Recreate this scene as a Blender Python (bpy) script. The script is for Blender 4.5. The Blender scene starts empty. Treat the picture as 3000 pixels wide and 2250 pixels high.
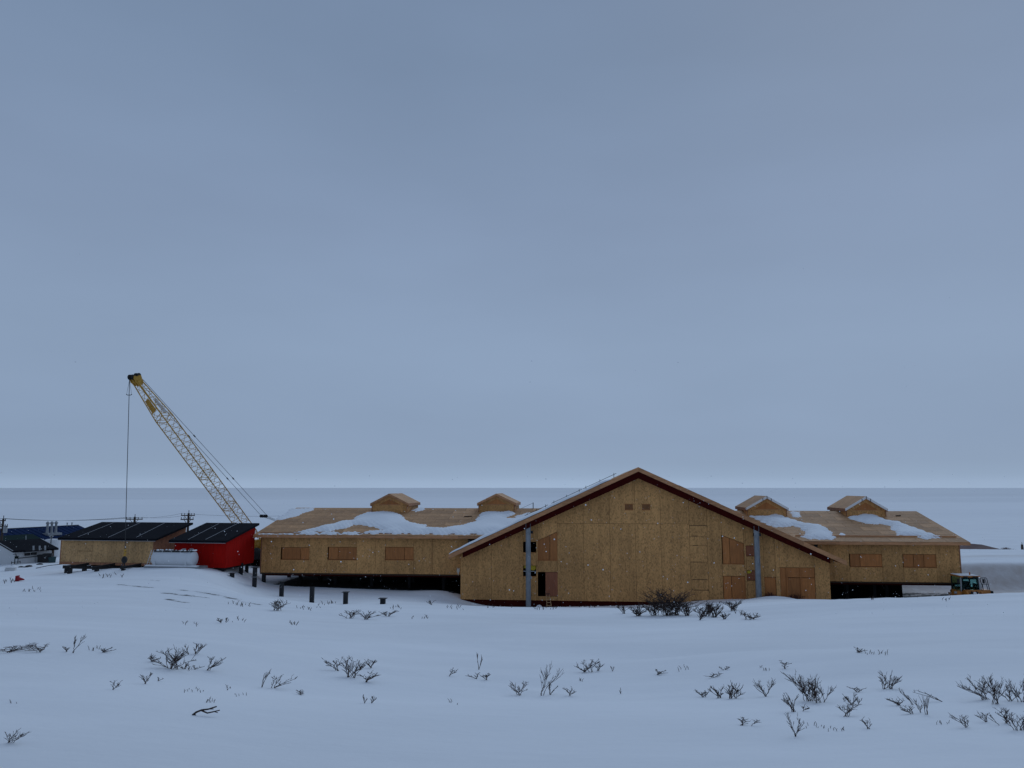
import bpy, math, random
import numpy as np
from mathutils import Vector, Matrix

# ------------------------------------------------------------------ camera, world, sun, exposure
sc = bpy.context.scene
COL = sc.collection
F_PX = 2270.0                 # focal length in pixels of the 3000 px wide photograph
PITCH = math.atan((1428 - 1125) / F_PX)
EYE = 11.3                    # eye height above the building pad
SP, CP = math.sin(PITCH), math.cos(PITCH)

cam = bpy.data.cameras.new("camera")
cam.sensor_width = 36.0
cam.lens = 36.0 * F_PX / 3000.0
cam.clip_start = 0.1
cam.clip_end = 60000
cam_o = bpy.data.objects.new("camera", cam)
cam_o.location = (0, 0, EYE)
cam_o.rotation_euler = (math.pi / 2 + PITCH, 0, 0)
COL.objects.link(cam_o)
sc.camera = cam_o

SUN_EL, SUN_AZ = math.radians(38), math.radians(28)
world = bpy.data.worlds.new("World")
sc.world = world
world.use_nodes = True
wn, wl = world.node_tree.nodes, world.node_tree.links
wn.clear()
out = wn.new('ShaderNodeOutputWorld')
sky = wn.new('ShaderNodeTexSky')
sky.sky_type = 'NISHITA'
sky.sun_disc = False
sky.sun_elevation = SUN_EL
sky.sun_rotation = SUN_AZ
sky.dust_density = 3.0
bg_sky = wn.new('ShaderNodeBackground')
bg_sky.inputs['Strength'].default_value = 0.06
wl.new(sky.outputs[0], bg_sky.inputs['Color'])
tc = wn.new('ShaderNodeTexCoord')
sep = wn.new('ShaderNodeSeparateXYZ')
wl.new(tc.outputs['Generated'], sep.inputs[0])
ramp = wn.new('ShaderNodeValToRGB')          # overcast cloud deck: colour by elevation (sine)

def s2l(c):
    return tuple((v / 255 / 12.92) if v / 255 <= 0.04045 else ((v / 255 + 0.055) / 1.055) ** 2.4 for v in c)

stops = [(0.0, (157, 178, 205)), (0.006, (155, 176, 203)), (0.014, (147, 168, 194)), (0.03, (141, 161, 187)), (0.06, (138, 158, 185)),
         (0.17, (137, 157, 184)), (0.33, (130, 149, 177)), (0.5, (121, 141, 169)), (0.75, (115, 134, 163)), (1.0, (112, 130, 160))]
cr = ramp.color_ramp
while len(cr.elements) < len(stops):
    cr.elements.new(0.5)
for e, (p, c) in zip(cr.elements, stops):
    e.position = p
    e.color = (*s2l(c), 1)
wl.new(sep.outputs['Z'], ramp.inputs[0])
mp = wn.new('ShaderNodeMapping')
mp.inputs['Scale'].default_value = (1.0, 1.0, 3.0)
wl.new(tc.outputs['Generated'], mp.inputs[0])
nz = wn.new('ShaderNodeTexNoise')
nz.inputs['Scale'].default_value = 1.6
nz.inputs['Detail'].default_value = 4
wl.new(mp.outputs[0], nz.inputs['Vector'])
mr = wn.new('ShaderNodeMapRange')
mr.inputs['From Min'].default_value = 0.3
mr.inputs['From Max'].default_value = 0.7
mr.inputs['To Min'].default_value = 0.93
mr.inputs['To Max'].default_value = 1.05
wl.new(nz.outputs['Fac'], mr.inputs['Value'])
mul = wn.new('ShaderNodeVectorMath')
mul.operation = 'SCALE'
wl.new(ramp.outputs[0], mul.inputs[0])
wl.new(mr.outputs[0], mul.inputs['Scale'])
bg_cl = wn.new('ShaderNodeBackground')
bg_cl.inputs['Strength'].default_value = 1.0
wl.new(mul.outputs[0], bg_cl.inputs['Color'])
mixw = wn.new('ShaderNodeMixShader')
mixw.inputs[0].default_value = 0.985
wl.new(bg_sky.outputs[0], mixw.inputs[1])
wl.new(bg_cl.outputs[0], mixw.inputs[2])
wl.new(mixw.outputs[0], out.inputs['Surface'])

sun = bpy.data.lights.new("sun", 'SUN')
sun.energy = 0.66
sun.angle = math.radians(40)
sun.color = (0.66, 0.82, 1.0)
sun_o = bpy.data.objects.new("sun", sun)
sd = Vector((math.cos(SUN_EL) * math.sin(SUN_AZ), math.cos(SUN_EL) * math.cos(SUN_AZ), math.sin(SUN_EL)))
sun_o.rotation_euler = (-sd).to_track_quat('-Z', 'Y').to_euler()
COL.objects.link(sun_o)

sc.view_settings.view_transform = 'Standard'
sc.view_settings.look = 'None'
sc.view_settings.gamma = 1.0
sc.view_settings.use_curve_mapping = False
sc.view_settings.exposure = 0.0
try:
    sc.cycles.use_denoising = True
    sc.cycles.max_bounces = 6
except Exception:
    pass

# ------------------------------------------------------------------ helpers
def tag(o, label=None, cat=None, group=None, kind=None):
    if label: o["label"] = label
    if cat: o["category"] = cat
    if group: o["group"] = group
    if kind: o["kind"] = kind
    return o

def empty(name, loc=(0, 0, 0), rz=0.0, label=None, cat=None, group=None):
    o = bpy.data.objects.new(name, None)
    o.location = loc
    o.rotation_euler = (0, 0, rz)
    o.empty_display_size = 0.3
    COL.objects.link(o)
    return tag(o, label, cat, group)

class MB:
    def __init__(self):
        self.v, self.f = [], []
    def add(self, vs, fs):
        n = len(self.v)
        self.v += [tuple(p) for p in vs]
        self.f += [tuple(i + n for i in q) for q in fs]
        return self
    def box(self, x0, x1, y0, y1, z0, z1):
        vs = [(x, y, z) for x in (x0, x1) for y in (y0, y1) for z in (z0, z1)]
        return self.add(vs, [(0, 1, 3, 2), (4, 6, 7, 5), (0, 4, 5, 1), (2, 3, 7, 6), (0, 2, 6, 4), (1, 5, 7, 3)])
    def prism(self, poly, y0, y1):            # poly in (x, z), extruded along y
        n = len(poly)
        vs = [(p[0], y0, p[1]) for p in poly] + [(p[0], y1, p[1]) for p in poly]
        fs = [tuple(range(n)), tuple(range(2 * n - 1, n - 1, -1))]
        fs += [(i, i + n, (i + 1) % n + n, (i + 1) % n) for i in range(n)]
        return self.add(vs, fs)
    def prismx(self, poly, x0, x1):           # poly in (y, z), extruded along x
        n = len(poly)
        vs = [(x0, p[0], p[1]) for p in poly] + [(x1, p[0], p[1]) for p in poly]
        fs = [tuple(range(n)), tuple(range(2 * n - 1, n - 1, -1))]
        fs += [(i, i + n, (i + 1) % n + n, (i + 1) % n) for i in range(n)]
        return self.add(vs, fs)
    def beam(self, p0, p1, w, h, up=(0, 0, 1)):
        p0, p1, up = Vector(p0), Vector(p1), Vector(up)
        d = (p1 - p0).normalized()
        r = d.cross(up)
        if r.length < 1e-4: r = d.cross(Vector((1, 0, 0)))
        r.normalize(); u = r.cross(d).normalized()
        vs = []
        for p in (p0, p1):
            for a, b in ((-1, -1), (1, -1), (1, 1), (-1, 1)):
                vs.append(p + r * (a * w / 2) + u * (b * h / 2))
        return self.add(vs, [(3, 2, 1, 0), (4, 5, 6, 7), (0, 1, 5, 4), (1, 2, 6, 5), (2, 3, 7, 6), (3, 0, 4, 7)])
    def tube(self, pts, rad, n=6, caps=True):
        pts = [Vector(p) for p in pts]
        if not hasattr(rad, '__len__'): rad = [rad] * len(pts)
        rings, base = [], len(self.v)
        for i, p in enumerate(pts):
            d = (pts[min(i + 1, len(pts) - 1)] - pts[max(i - 1, 0)]).normalized()
            a = Vector((0, 0, 1)) if abs(d.z) < 0.9 else Vector((1, 0, 0))
            r = d.cross(a).normalized(); u = r.cross(d)
            for k in range(n):
                t = 2 * math.pi * k / n
                self.v.append(tuple(p + (r * math.cos(t) + u * math.sin(t)) * rad[i]))
        for i in range(len(pts) - 1):
            for k in range(n):
                a, b = base + i * n + k, base + i * n + (k + 1) % n
                self.f.append((a, b, b + n, a + n))
        if caps:
            self.f.append(tuple(base + k for k in range(n))[::-1])
            self.f.append(tuple(base + (len(pts) - 1) * n + k for k in range(n)))
        return self
    def lathe(self, prof, p0, axis, n=24):    # prof: (distance along axis, radius)
        axis = Vector(axis).normalized(); p0 = Vector(p0)
        a = Vector((0, 0, 1)) if abs(axis.z) < 0.9 else Vector((1, 0, 0))
        r = axis.cross(a).normalized(); u = r.cross(axis)
        base = len(self.v)
        for t, R in prof:
            for k in range(n):
                g = 2 * math.pi * k / n
                self.v.append(tuple(p0 + axis * t + (r * math.cos(g) + u * math.sin(g)) * R))
        for i in range(len(prof) - 1):
            for k in range(n):
                q, w = base + i * n + k, base + i * n + (k + 1) % n
                self.f.append((q, w, w + n, q + n))
        self.f.append(tuple(base + k for k in range(n))[::-1])
        self.f.append(tuple(base + (len(prof) - 1) * n + k for k in range(n)))
        return self
    def build(self, name, mat, parent=None, smooth=False, bevel=0.0):
        me = bpy.data.meshes.new(name)
        me.from_pydata(self.v, [], self.f)
        if bevel:
            import bmesh
            bm = bmesh.new(); bm.from_mesh(me)
            bmesh.ops.bevel(bm, geom=bm.edges[:], offset=bevel, segments=2, affect='EDGES', clamp_overlap=True)
            bm.to_mesh(me); bm.free()
        if mat: me.materials.append(mat)
        if smooth:
            me.polygons.foreach_set('use_smooth', [True] * len(me.polygons))
            try: me.set_sharp_from_angle(angle=math.radians(40))
            except Exception: pass
        me.update()
        o = bpy.data.objects.new(name, me)
        COL.objects.link(o)
        if parent: o.parent = parent
        return o

def ray(px, py):
    """direction of a pixel, scaled so that its world Y is 1"""
    cx, cy = (px - 1500) / F_PX, -(py - 1125) / F_PX
    y = CP - cy * SP
    return cx / y, (SP + cy * CP) / y

def at(px, py, Y):
    dx, dz = ray(px, py)
    return Vector((dx * Y, Y, EYE + dz * Y))

class Frame:
    """a vertical facade frame: local x along it, y away from the camera, z up"""
    def __init__(self, X0, Y0, theta, zb=0.0):
        self.X0, self.Y0, self.zb = X0, Y0, zb
        self.th = theta
        self.c, self.s = math.cos(theta), math.sin(theta)
    def dirs(self, px, py):
        dx, dz = ray(px, py)
        # camera in local coords and direction in local coords
        ox, oy = -self.X0, -self.Y0
        o = Vector((ox * self.c - oy * self.s, ox * self.s + oy * self.c, EYE - self.zb))
        d = Vector((dx * self.c - self.s, dx * self.s + self.c, dz))
        return o, d
    def hit(self, px, py, off=0.0):
        o, d = self.dirs(px, py)
        t = (off - o.y) / d.y
        p = o + d * t
        return p.x, p.z
    def hit_plane(self, px, py, p0, n):
        o, d = self.dirs(px, py)
        t = (Vector(p0) - o).dot(n) / d.dot(n)
        return o + d * t
    def world(self, x, y, z):
        return Vector((self.X0 + x * self.c + y * self.s, self.Y0 - x * self.s + y * self.c, self.zb + z))
    def root(self, name, *a, **k):
        return empty(name, (self.X0, self.Y0, self.zb), -self.th, *a, **k)

# ------------------------------------------------------------------ materials
def new_mat(name):
    m = bpy.data.materials.new(name)
    m.use_nodes = True
    return m, m.node_tree.nodes, m.node_tree.links, m.node_tree.nodes['Principled BSDF']

def simple(name, col, rough=0.6, metal=0.0, noise=0.12, scale=3.0, bump=0.0, stretch=(1, 1, 1), spec=0.4, rnd=0.0, detail=6):
    """a base colour broken up by noise (wear, grain), optionally varied per object"""
    m, n, l, b = new_mat(name)
    tcn = n.new('ShaderNodeTexCoord')
    mpn = n.new('ShaderNodeMapping'); mpn.inputs['Scale'].default_value = stretch
    l.new(tcn.outputs['Object'], mpn.inputs[0])
    oi = n.new('ShaderNodeObjectInfo')
    nz1 = n.new('ShaderNodeTexNoise'); nz1.noise_dimensions = '4D'
    nz1.inputs['Scale'].default_value = scale
    nz1.inputs['Detail'].default_value = detail
    nz1.inputs['Roughness'].default_value = 0.65
    l.new(mpn.outputs[0], nz1.inputs['Vector'])
    mw = n.new('ShaderNodeMath'); mw.operation = 'MULTIPLY'; mw.inputs[1].default_value = 37.0
    l.new(oi.outputs['Random'], mw.inputs[0]); l.new(mw.outputs[0], nz1.inputs['W'])
    r = n.new('ShaderNodeMapRange')
    r.inputs['From Min'].default_value = 0.3; r.inputs['From Max'].default_value = 0.7
    r.inputs['To Min'].default_value = 1 - noise; r.inputs['To Max'].default_value = 1 + noise
    l.new(nz1.outputs['Fac'], r.inputs['Value'])
    r2 = n.new('ShaderNodeMapRange')
    r2.inputs['To Min'].default_value = 1 - rnd; r2.inputs['To Max'].default_value = 1 + rnd
    l.new(oi.outputs['Random'], r2.inputs['Value'])
    mm = n.new('ShaderNodeMath'); mm.operation = 'MULTIPLY'
    l.new(r.outputs[0], mm.inputs[0]); l.new(r2.outputs[0], mm.inputs[1])
    vm = n.new('ShaderNodeVectorMath'); vm.operation = 'SCALE'
    vm.inputs[0].default_value = col
    l.new(mm.outputs[0], vm.inputs['Scale'])
    l.new(vm.outputs[0], b.inputs['Base Color'])
    b.inputs['Roughness'].default_value = rough
    b.inputs['Metallic'].default_value = metal
    b.inputs['Specular IOR Level'].default_value = spec
    if bump:
        bp = n.new('ShaderNodeBump'); bp.inputs['Strength'].default_value = bump
        bp.inputs['Distance'].default_value = 0.02
        l.new(nz1.outputs['Fac'], bp.inputs['Height']); l.new(bp.outputs[0], b.inputs['Normal'])
    return m

def osb(name, col, dark, scale=1.0, rnd=0.09, contrast=0.6, weather=0.13):
    """strand board: small strands of several tones, weathered in broad patches"""
    m, n, l, b = new_mat(name)
    tcn = n.new('ShaderNodeTexCoord')
    oi = n.new('ShaderNodeObjectInfo')
    off = n.new('ShaderNodeVectorMath'); off.operation = 'SCALE'
    off.inputs[0].default_value = (13, 7, 29)
    l.new(oi.outputs['Random'], off.inputs['Scale'])
    add = n.new('ShaderNodeVectorMath'); l.new(tcn.outputs['Object'], add.inputs[0]); l.new(off.outputs[0], add.inputs[1])
    v1 = n.new('ShaderNodeTexVoronoi'); v1.inputs['Scale'].default_value = 13 * scale
    v1.inputs['Randomness'].default_value = 1.0
    m1 = n.new('ShaderNodeMapping'); m1.inputs['Scale'].default_value = (1.0, 1.0, 0.55)
    l.new(add.outputs[0], m1.inputs[0]); l.new(m1.outputs[0], v1.inputs['Vector'])
    s1 = n.new('ShaderNodeSeparateColor'); l.new(v1.outputs['Color'], s1.inputs[0])
    n2 = n.new('ShaderNodeTexNoise'); n2.inputs['Scale'].default_value = 26 * scale; n2.inputs['Detail'].default_value = 5
    n2.inputs['Roughness'].default_value = 0.75
    l.new(add.outputs[0], n2.inputs['Vector'])
    mixf = n.new('ShaderNodeMath'); mixf.operation = 'MULTIPLY_ADD'
    l.new(s1.outputs[0], mixf.inputs[0]); mixf.inputs[1].default_value = 0.45
    l.new(n2.outputs['Fac'], mixf.inputs[2])
    mrn = n.new('ShaderNodeMapRange'); mrn.inputs['From Min'].default_value = 0.45; mrn.inputs['From Max'].default_value = 1.0
    l.new(mixf.outputs[0], mrn.inputs['Value'])
    rp = n.new('ShaderNodeValToRGB')
    rp.color_ramp.elements[0].position = 0.0; rp.color_ramp.elements[1].position = 1.0
    c0 = tuple(a * (1 - contrast) + d * contrast for a, d in zip(col, dark))
    rp.color_ramp.elements[0].color = (*c0, 1)
    rp.color_ramp.elements[1].color = (*[min(1, a * (1 + contrast * 0.35)) for a in col], 1)
    e = rp.color_ramp.elements.new(0.35); e.color = (*col, 1)
    l.new(mrn.outputs[0], rp.inputs[0])
    n3 = n.new('ShaderNodeTexNoise'); n3.inputs['Scale'].default_value = 0.35; n3.inputs['Detail'].default_value = 5
    l.new(tcn.outputs['Object'], n3.inputs['Vector'])
    r3 = n.new('ShaderNodeMapRange'); r3.inputs['From Min'].default_value = 0.3; r3.inputs['From Max'].default_value = 0.7
    r3.inputs['To Min'].default_value = 1 - weather; r3.inputs['To Max'].default_value = 1 + weather
    l.new(n3.outputs['Fac'], r3.inputs['Value'])
    r4 = n.new('ShaderNodeMapRange'); r4.inputs['To Min'].default_value = 1 - rnd; r4.inputs['To Max'].default_value = 1 + rnd
    l.new(oi.outputs['Random'], r4.inputs['Value'])
    m5 = n.new('ShaderNodeMapping'); m5.inputs['Scale'].default_value = (2.6, 2.6, 0.16)
    l.new(add.outputs[0], m5.inputs[0])
    n5 = n.new('ShaderNodeTexNoise'); n5.inputs['Scale'].default_value = 1.0; n5.inputs['Detail'].default_value = 6
    l.new(m5.outputs[0], n5.inputs['Vector'])
    r5 = n.new('ShaderNodeMapRange'); r5.inputs['From Min'].default_value = 0.35; r5.inputs['From Max'].default_value = 0.62
    r5.inputs['To Min'].default_value = 0.86; r5.inputs['To Max'].default_value = 1.04
    l.new(n5.outputs['Fac'], r5.inputs['Value'])
    mm0 = n.new('ShaderNodeMath'); mm0.operation = 'MULTIPLY'
    l.new(r3.outputs[0], mm0.inputs[0]); l.new(r5.outputs[0], mm0.inputs[1])
    mm = n.new('ShaderNodeMath'); mm.operation = 'MULTIPLY'
    l.new(mm0.outputs[0], mm.inputs[0]); l.new(r4.outputs[0], mm.inputs[1])
    sc_ = n.new('ShaderNodeVectorMath'); sc_.operation = 'SCALE'
    l.new(rp.outputs[0], sc_.inputs[0]); l.new(mm.outputs[0], sc_.inputs['Scale'])
    l.new(sc_.outputs[0], b.inputs['Base Color'])
    b.inputs['Roughness'].default_value = 0.75
    b.inputs['Specular IOR Level'].default_value = 0.3
    return m

M = {}
M['osb'] = osb('strand_board', (0.56, 0.285, 0.10), (0.15, 0.07, 0.022))
M['osb_grey'] = osb('greyed_strand_board', (0.53, 0.31, 0.135), (0.16, 0.09, 0.04))
M['osb_roof'] = osb('weathered_roof_board', (0.52, 0.285, 0.135), (0.19, 0.10, 0.05), rnd=0.15, contrast=0.35, weather=0.2)
M['osb_side'] = osb('weathered_side_board', (0.32, 0.145, 0.075), (0.11, 0.05, 0.03))
M['ply'] = simple('plywood', (0.43, 0.158, 0.042), 0.7, noise=0.22, scale=2.2, stretch=(3, 3, 0.5), rnd=0.15)
M['ply_dark'] = simple('dark_vent_board', (0.22, 0.09, 0.03), 0.8, noise=0.2, scale=3)
M['ply_red'] = simple('reddish_plywood', (0.30, 0.10, 0.045), 0.7, noise=0.25, scale=2.0, stretch=(3, 3, 0.6), rnd=0.1)
M['fascia'] = simple('fascia_wood', (0.47, 0.22, 0.098), 0.7, noise=0.3, scale=1.1, stretch=(1, 2, 6), rnd=0.16)
M['red_beam'] = simple('dark_red_primer', (0.045, 0.004, 0.003), 0.9, noise=0.25, scale=1.0, spec=0.06)
M['galv'] = simple('galvanised_steel', (0.27, 0.285, 0.30), 0.5, metal=0.25, noise=0.28, scale=2.5, stretch=(1.5, 1.5, 0.6))
M['black_steel'] = simple('black_steel', (0.012, 0.012, 0.014), 0.7, noise=0.2, scale=4)
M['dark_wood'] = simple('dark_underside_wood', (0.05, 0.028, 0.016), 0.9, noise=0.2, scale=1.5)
M['void_black'] = simple('void_black_sheet', (0.006, 0.006, 0.007), 1.0, noise=0.2, scale=1.5, spec=0.05)  # near-black, stands in for the deep shade under the wings
M['black_roof'] = simple('black_roof_membrane', (0.010, 0.0105, 0.014), 0.9, noise=0.25, scale=1.2, spec=0.06)
M['seam'] = simple('pale_seam_tape', (0.35, 0.35, 0.36), 0.7)
M['red_paint'] = simple('red_painted_board', (0.38, 0.007, 0.0045), 0.85, spec=0.08, noise=0.22, scale=1.6, stretch=(5, 5, 0.5), rnd=0.08)
M['tank_white'] = simple('tank_white_paint', (0.68, 0.69, 0.70), 0.4, noise=0.05, scale=1.5)
M['white_wall'] = simple('white_wall_paint', (0.60, 0.60, 0.60), 0.7, noise=0.08, scale=0.7, stretch=(1, 1, 0.4))
M['white_trim'] = simple('white_trim_board', (0.80, 0.78, 0.76), 0.6, noise=0.06)
M['yellow'] = simple('crane_yellow', (0.46, 0.25, 0.03), 0.5, noise=0.25, scale=2.0)
M['loader_yellow'] = simple('loader_yellow', (0.44, 0.165, 0.03), 0.45, noise=0.2, scale=2.0)
M['rope'] = simple('steel_rope', (0.03, 0.03, 0.033), 0.6)
M['rubber'] = simple('black_rubber', (0.013, 0.013, 0.014), 0.85, noise=0.25, scale=5)
M['blue_roof'] = simple('blue_metal_roof', (0.005, 0.019, 0.066), 0.85, noise=0.15, scale=0.5, spec=0.08)
M['green_roof'] = simple('dark_green_roof', (0.010, 0.024, 0.022), 0.85, noise=0.12, scale=0.6, spec=0.08)
M['brown_roof'] = simple('brown_shingle_roof', (0.10, 0.045, 0.04), 0.8, noise=0.2, scale=1.5)
M['pole'] = simple('tarred_pole_wood', (0.05, 0.035, 0.028), 0.85, noise=0.3, scale=2, stretch=(4, 4, 0.6))
M['grey_metal'] = simple('grey_metal', (0.30, 0.31, 0.32), 0.5, metal=0.3, noise=0.12)
M['twig'] = simple('bare_twig_bark', (0.045, 0.028, 0.023), 0.85, noise=0.35, scale=8)
M['twig_red'] = simple('reddish_twig_bark', (0.075, 0.018, 0.014), 0.85, noise=0.35, scale=8)
M['wood_ladder'] = simple('ladder_wood', (0.50, 0.30, 0.15), 0.6, noise=0.12, scale=4)
M['tarp_yellow'] = simple('yellow_tarp', (0.55, 0.40, 0.02), 0.6, noise=0.15, scale=3)
M['plastic_white'] = simple('torn_white_wrap', (0.72, 0.66, 0.55), 0.5)
M['cone_red'] = simple('red_plastic', (0.30, 0.012, 0.02), 0.5, noise=0.2)
M['teal'] = simple('dark_teal_plastic', (0.012, 0.05, 0.055), 0.5)
M['seat'] = simple('seat_fabric', (0.02, 0.022, 0.028), 0.85)
M['amber'] = simple('amber_beacon', (0.40, 0.12, 0.03), 0.3)
M['stone'] = simple('dark_stone', (0.03, 0.028, 0.028), 0.9, noise=0.3, scale=4)
M['flake'] = simple('falling_snowflake', (0.92, 0.92, 0.93), 0.9)

def glass_mat():
    m, n, l, b = new_mat('cab_glass')
    b.inputs['Base Color'].default_value = (0.55, 0.85, 0.82, 1)
    b.inputs['Roughness'].default_value = 0.05
    b.inputs['Transmission Weight'].default_value = 1.0
    b.inputs['IOR'].default_value = 1.1
    return m
M['glass'] = glass_mat()

def snow_mat(name, soil=False, bump=0.35):
    m, n, l, b = new_mat(name)
    tcn = n.new('ShaderNodeTexCoord')
    n1 = n.new('ShaderNodeTexNoise'); n1.inputs['Scale'].default_value = 0.5; n1.inputs['Detail'].default_value = 7
    n1.inputs['Roughness'].default_value = 0.55
    mpn = n.new('ShaderNodeMapping'); mpn.inputs['Scale'].default_value = (0.55, 1.3, 1.0)
    mpn.inputs['Rotation'].default_value = (0, 0, 0.25)
    l.new(tcn.outputs['Object'], mpn.inputs[0]); l.new(mpn.outputs[0], n1.inputs['Vector'])
    r = n.new('ShaderNodeValToRGB')
    r.color_ramp.elements[0].position = 0.3; r.color_ramp.elements[0].color = (0.87, 0.875, 0.88, 1)
    r.color_ramp.elements[1].position = 0.7; r.color_ramp.elements[1].color = (0.92, 0.92, 0.92, 1)
    l.new(n1.outputs['Fac'], r.inputs[0])
    n0 = n.new('ShaderNodeTexNoise'); n0.inputs['Scale'].default_value = 0.11; n0.inputs['Detail'].default_value = 9
    n0.inputs['Roughness'].default_value = 0.62
    l.new(mpn.outputs[0], n0.inputs['Vector'])
    r0 = n.new('ShaderNodeMapRange'); r0.inputs['From Min'].default_value = 0.32; r0.inputs['From Max'].default_value = 0.68
    r0.inputs['To Min'].default_value = 0.93; r0.inputs['To Max'].default_value = 1.03
    l.new(n0.outputs['Fac'], r0.inputs['Value'])
    sv = n.new('ShaderNodeVectorMath'); sv.operation = 'SCALE'
    l.new(r.outputs[0], sv.inputs[0]); l.new(r0.outputs[0], sv.inputs['Scale'])
    colo = sv.outputs[0]
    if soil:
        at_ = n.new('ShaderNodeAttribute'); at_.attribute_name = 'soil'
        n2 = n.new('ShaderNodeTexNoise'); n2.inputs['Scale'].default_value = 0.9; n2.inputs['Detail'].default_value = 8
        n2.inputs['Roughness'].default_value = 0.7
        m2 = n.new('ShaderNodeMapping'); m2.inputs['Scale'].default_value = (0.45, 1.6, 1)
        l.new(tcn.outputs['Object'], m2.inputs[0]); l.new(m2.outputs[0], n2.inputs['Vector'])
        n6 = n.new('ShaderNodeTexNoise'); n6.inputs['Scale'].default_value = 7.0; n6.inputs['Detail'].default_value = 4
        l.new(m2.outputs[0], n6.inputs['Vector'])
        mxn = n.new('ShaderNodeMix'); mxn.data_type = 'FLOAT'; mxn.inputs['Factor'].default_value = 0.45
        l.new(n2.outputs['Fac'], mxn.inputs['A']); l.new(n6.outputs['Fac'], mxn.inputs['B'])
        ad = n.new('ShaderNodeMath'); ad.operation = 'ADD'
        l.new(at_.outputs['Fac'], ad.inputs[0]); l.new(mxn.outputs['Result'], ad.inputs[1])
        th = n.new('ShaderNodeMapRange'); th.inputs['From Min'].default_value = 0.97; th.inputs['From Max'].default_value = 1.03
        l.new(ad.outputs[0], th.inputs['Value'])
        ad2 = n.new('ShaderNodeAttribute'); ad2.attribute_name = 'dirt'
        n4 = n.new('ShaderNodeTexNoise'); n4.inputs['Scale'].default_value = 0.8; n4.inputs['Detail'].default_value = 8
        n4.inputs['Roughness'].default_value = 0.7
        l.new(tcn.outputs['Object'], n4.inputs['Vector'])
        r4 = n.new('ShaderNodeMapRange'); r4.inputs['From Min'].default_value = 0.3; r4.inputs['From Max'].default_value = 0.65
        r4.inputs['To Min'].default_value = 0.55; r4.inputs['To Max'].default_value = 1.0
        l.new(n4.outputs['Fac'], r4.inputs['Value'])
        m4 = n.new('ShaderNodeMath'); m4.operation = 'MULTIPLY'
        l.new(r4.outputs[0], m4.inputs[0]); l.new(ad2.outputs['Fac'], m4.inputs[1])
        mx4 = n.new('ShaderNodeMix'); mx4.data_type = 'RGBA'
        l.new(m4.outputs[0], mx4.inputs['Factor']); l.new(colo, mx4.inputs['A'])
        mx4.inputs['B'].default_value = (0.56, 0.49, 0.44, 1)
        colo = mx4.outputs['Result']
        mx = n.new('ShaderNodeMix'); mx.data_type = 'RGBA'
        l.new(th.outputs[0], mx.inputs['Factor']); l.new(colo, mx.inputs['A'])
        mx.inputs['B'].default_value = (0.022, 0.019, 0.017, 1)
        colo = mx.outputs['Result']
    l.new(colo, b.inputs['Base Color'])
    b.inputs['Roughness'].default_value = 0.85
    b.inputs['Specular IOR Level'].default_value = 0.2
    n3 = n.new('ShaderNodeTexNoise'); n3.inputs['Scale'].default_value = 3.0; n3.inputs['Detail'].default_value = 8
    n3.inputs['Roughness'].default_value = 0.6
    l.new(mpn.outputs[0], n3.inputs['Vector'])
    bp = n.new('ShaderNodeBump'); bp.inputs['Strength'].default_value = bump; bp.inputs['Distance'].default_value = 0.06
    l.new(n3.outputs['Fac'], bp.inputs['Height']); l.new(bp.outputs[0], b.inputs['Normal'])
    return m
M['snow'] = snow_mat('snow')
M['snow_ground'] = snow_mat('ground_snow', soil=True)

def ice_mat():
    m, n, l, b = new_mat('sea_ice')
    tcn = n.new('ShaderNodeTexCoord')
    mpn = n.new('ShaderNodeMapping'); mpn.inputs['Scale'].default_value = (0.00035, 0.0016, 1)
    l.new(tcn.outputs['Object'], mpn.inputs[0])
    n1 = n.new('ShaderNodeTexNoise'); n1.inputs['Scale'].default_value = 2.0; n1.inputs['Detail'].default_value = 6
    l.new(mpn.outputs[0], n1.inputs['Vector'])
    r = n.new('ShaderNodeValToRGB')
    r.color_ramp.elements[0].position = 0.30; r.color_ramp.elements[0].color = (0.78, 0.785, 0.79, 1)
    r.color_ramp.elements[1].position = 0.68; r.color_ramp.elements[1].color = (0.86, 0.86, 0.86, 1)
    l.new(n1.outputs['Fac'], r.inputs[0])
    ln = n.new('ShaderNodeVectorMath'); ln.operation = 'LENGTH'; l.new(tcn.outputs['Object'], ln.inputs[0])
    rd = n.new('ShaderNodeMapRange'); rd.inputs['From Min'].default_value = 500; rd.inputs['From Max'].default_value = 3500
    rd.inputs['To Min'].default_value = 1.09; rd.inputs['To Max'].default_value = 1.0
    l.new(ln.outputs['Value'], rd.inputs['Value'])
    vs_ = n.new('ShaderNodeVectorMath'); vs_.operation = 'SCALE'
    l.new(r.outputs[0], vs_.inputs[0]); l.new(rd.outputs[0], vs_.inputs['Scale'])
    l.new(vs_.outputs[0], b.inputs['Base Color'])
    b.inputs['Roughness'].default_value = 0.9
    b.inputs['Specular IOR Level'].default_value = 0.1
    return m
M['ice'] = ice_mat()

# ------------------------------------------------------------------ the ground
def drop(py, Y):                 # metres below the eye of a pixel row seen at world distance Y
    return -ray(1500, py)[1] * Y

def knots(lst):
    out_ = [(0.0, 1.6)]
    for Y, v, in lst:
        out_.append((Y, drop(-v, Y) if v < 0 else v))
    return out_
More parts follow.
